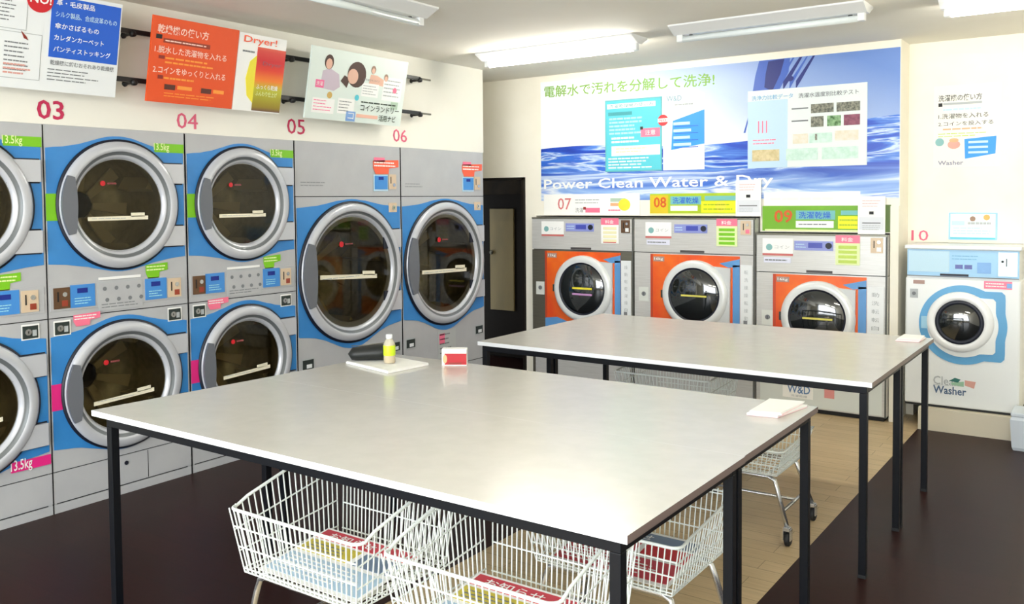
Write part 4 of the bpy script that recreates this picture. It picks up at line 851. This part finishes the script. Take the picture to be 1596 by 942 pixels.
def advert(bx, tilt, label, cols):
    """laminated sheet lying on the floor of the basket"""
    x0, x1, y0, y1, z = bx; x0 += .03; x1 -= .03; y0 += .02; y1 -= .06; z += .004
    F = Face((x0, y0, z), (1, 0, 0), (0, 1, tilt)); W = x1-x0; Hh = (y1-y0)
    mb = MB(); F.rect(mb, 0, W, 0, Hh, PAPER, .003, .003)
    F.rect(mb, .01, W-.01, Hh*.78, Hh-.01, cols[0], .004, .001); F.rect(mb, .01, W*.55, Hh*.5, Hh*.74, cols[1], .004, .001); F.rect(mb, W*.6, W-.01, Hh*.5, Hh*.74, cols[2], .004, .001); F.rect(mb, .01, W-.01, Hh*.06, Hh*.44, cols[3], .004, .001)
    F.text(mb, 'お知らせ', .05, W*.6, Hh*.81, Hh*.93, PAPER, .0055, .01); F.lines(mb, .03, W-.05, Hh*.1, Hh*.40, 5, PAPER, .0055, .3, .3); F.lines(mb, .03, W*.5, Hh*.54, Hh*.70, 3, INK, .0055, .3, .3)
    tag(mb.build('advert_sheet'), label, 'printed sheet', 'printed sheets lying in the carts')
LB = mat('pale_sky_sheet', (176, 204, 226), .4); YO = mat('ochre_sheet', (206, 190, 70), .4); RS = mat('raspberry_sheet', (200, 60, 76), .4); SB = mat('slate_sheet', (110, 130, 156), .4)
c1, b1 = cart(2.105, 1.742, 'white wire laundry cart at the left under the nearest table')
c2, b2 = cart(2.757, 1.742, 'white wire laundry cart under the front corner of the nearest table')
c3, b3 = cart(2.775, 2.400, 'white wire laundry cart at the right under the second table', .52, zb=.36, rise=.04)
c4, b4 = cart(2.060, 4.36, 'white wire laundry cart at the left under the far tables', .60, rise=.03)
c5, b5 = cart(2.610, 3.86, 'white wire laundry cart at the right under the far tables, its casters in view', .43, zb=.315, rise=.02)
advert(b1, .12, 'colourful printed sheet in the leftmost wire cart', (RS, YO, SB, LB))
advert(b2, .12, 'colourful printed sheet in the front corner wire cart', (RS, YO, SB, LB))
advert(b3, .12, 'red and grey printed sheet in the cart under the second table', (SB, RS, RED, RS))

# ================================================================== THINGS ON THE TABLES
ZT = .814
mb = MB(); P = [(1.462, 2.885), (1.792, 2.812), (1.812, 3.058), (1.512, 3.100)]
mb.prism([(x, y, ZT+.001) for x, y in P], (0, 0, .009), PAPER)
mb.prism([(x*.985+.025, y*.985+.045, ZT+.0105) for x, y in P], (0, 0, .002), PAPER)
tag(mb.build('paper_stack'), 'white papers under the bottle on the far left corner of the second table', 'papers')
# black pouch
o = empty('black_pouch', (1.53, 2.985, ZT+.013), 'long black pouch lying on the white papers beside the bottle', 'pouch')
BP = mat('black_leather', (22, 26, 26), .5); mb = MB(); rows = []; n = 10; k = 12
ax = Vector((.080, .062, 0)); ay = Vector((-.028, .040, 0)); cc = Vector((1.538, 2.962, ZT+.013))
for i in range(n+1):
    u = -1+2*i/n; s = (1-abs(u)**9)**.5*.94+.06; hgt = .060+.020*(u+1)/2
    for j in range(k):
        t = 2*PI*j/k; rows.append(cc+ax*u*.98+ay*math.cos(t)*s+Vector((0, 0, hgt/2*1.0+math.sin(t)*hgt/2*s)))
fs = [(i*k+j, i*k+(j+1) % k, (i+1)*k+(j+1) % k, (i+1)*k+j) for i in range(n) for j in range(k)]+[list(range(k)), list(range(n*k, n*k+k))[::-1]]
mb.add(rows, fs, BP, True); part(mb, 'pouch_body', o)
mb = MB(); mb.tube([cc-ax*.85+ay*.3+Vector((0, 0, .064)), cc+Vector((0, 0, .072)), cc+ax*.85+ay*.3+Vector((0, 0, .079))], .002, STEELD, 6); part(mb, 'zip', o)
# tea bottle
bx, by, bz = 1.668, 2.955, ZT+.0135
o = empty('tea_bottle', (bx, by, bz), 'small plastic tea bottle with white cap and lime label on the papers', 'bottle')
TEA = mat('amber_tea', (206, 150, 70), .15, alpha=1); mb = MB(); mb.lathe((bx, by, bz), (0, 0, 1), [(0, 0), (.024, .001), (.027, .006), (.027, .082), (.025, .092), (.016, .106), (.0125, .110), (.0125, .114)], mat('clear_bottle_plastic', (226, 222, 200), .1, alpha=.55), 28); part(mb, 'bottle_body', o)
mb = MB(); mb.lathe((bx, by, bz+.002), (0, 0, 1), [(0, 0), (.0245, .001), (.0252, .03), (.0252, .08), (0, .081)], TEA, 24); part(mb, 'tea', o)
mb = MB(); mb.lathe((bx, by, bz), (0, 0, 1), [(.0275, .036), (.0278, .038), (.0278, .080), (.0275, .082)], mat('lime_bottle_label', (196, 224, 40), .4), 28); part(mb, 'bottle_label', o, 'lime green label')
mb = MB(); mb.lathe((bx, by, bz), (0, 0, 1), [(.0145, .112), (.0148, .113), (.0148, .129), (.013, .131), (0, .131)], PLAS, 24); part(mb, 'cap', o, 'white cap')
# red box and clear stand
o = empty('tissue_box', (1.905, 3.13, ZT), 'small white and red box on the back edge of the second table', 'box')
F = Face((1.868, 3.085, ZT+.0005), Vector((.093, .058, 0)), (0, 0, 1)); mb = MB(); Lw = .112
F.rect(mb, 0, Lw, 0, .075, PAPER, 0, .05); part(mb, 'carton', o)
mb = MB(); F.rect(mb, .012, Lw, .004, .055, mat('deep_red_print', (178, 22, 34), .5), .001, .001); F.disc(mb, .014, .03, .010, mat('peach_print', (0, 0, 0)), .0018, .001, 12, .02); F.rect(mb, .03, .09, .006, .014, DKRED, .0015, .001); part(mb, 'printed_front', o, 'red printed front')
# cards on the right corners
def cards(P, label, n=6):
    cx = sum(p[0] for p in P)/4; cy = sum(p[1] for p in P)/4; mb = MB()
    for i in range(n):
        an = math.radians(random.uniform(-5, 5)); q = [(cx+(x-cx)*math.cos(an)-(y-cy)*math.sin(an), cy+(x-cx)*math.sin(an)+(y-cy)*math.cos(an)) for x, y in P]
        mb.prism([(x, y, ZT+.001+.0032*i) for x, y in q], (0, 0, .0026), PAPER if i % 3 else mat('pale_pink_paper', (250, 214, 220), .6))
    return tag(mb.build('leaflet_pile'), label, 'leaflets', 'piles of pink and white leaflets')
cards([(3.355, 2.93), (3.455, 2.955), (3.475, 3.17), (3.355, 3.15)], 'pile of white and pink leaflets on the right corner of the near tables')
cards([(3.43, 4.87), (3.54, 4.89), (3.54, 5.05), (3.44, 5.05)], 'pile of white and pink leaflets on the right corner of the far tables', 5)

# white bin cut by the right edge
o = empty('white_bin', (4.03, 6.28, 0), 'bluish white plastic bin on the dark floor at the right edge', 'bin')
BW = mat('blue_white_plastic', (206, 216, 226), .4); mb = MB(); vs = []; 
for z, e in ((0, .0), (.02, .008), (.19, .018), (.21, .010)):
    for x, y in ((3.845-e, 6.17-e), (4.20+e, 6.17-e), (4.20+e, 6.38), (3.845-e, 6.38)): vs.append((x, y, z))
mb.add(vs, [(i*4+j, i*4+(j+1) % 4, i*4+4+(j+1) % 4, i*4+4+j) for i in range(3) for j in range(4)]+[(0, 3, 2, 1), (12, 13, 14, 15)], BW); part(mb, 'bin_body', o)
mb = MB(); mb.box(3.83, 4.215, 6.155, 6.39, .21, .235, BW, .006); part(mb, 'bin_lid', o)
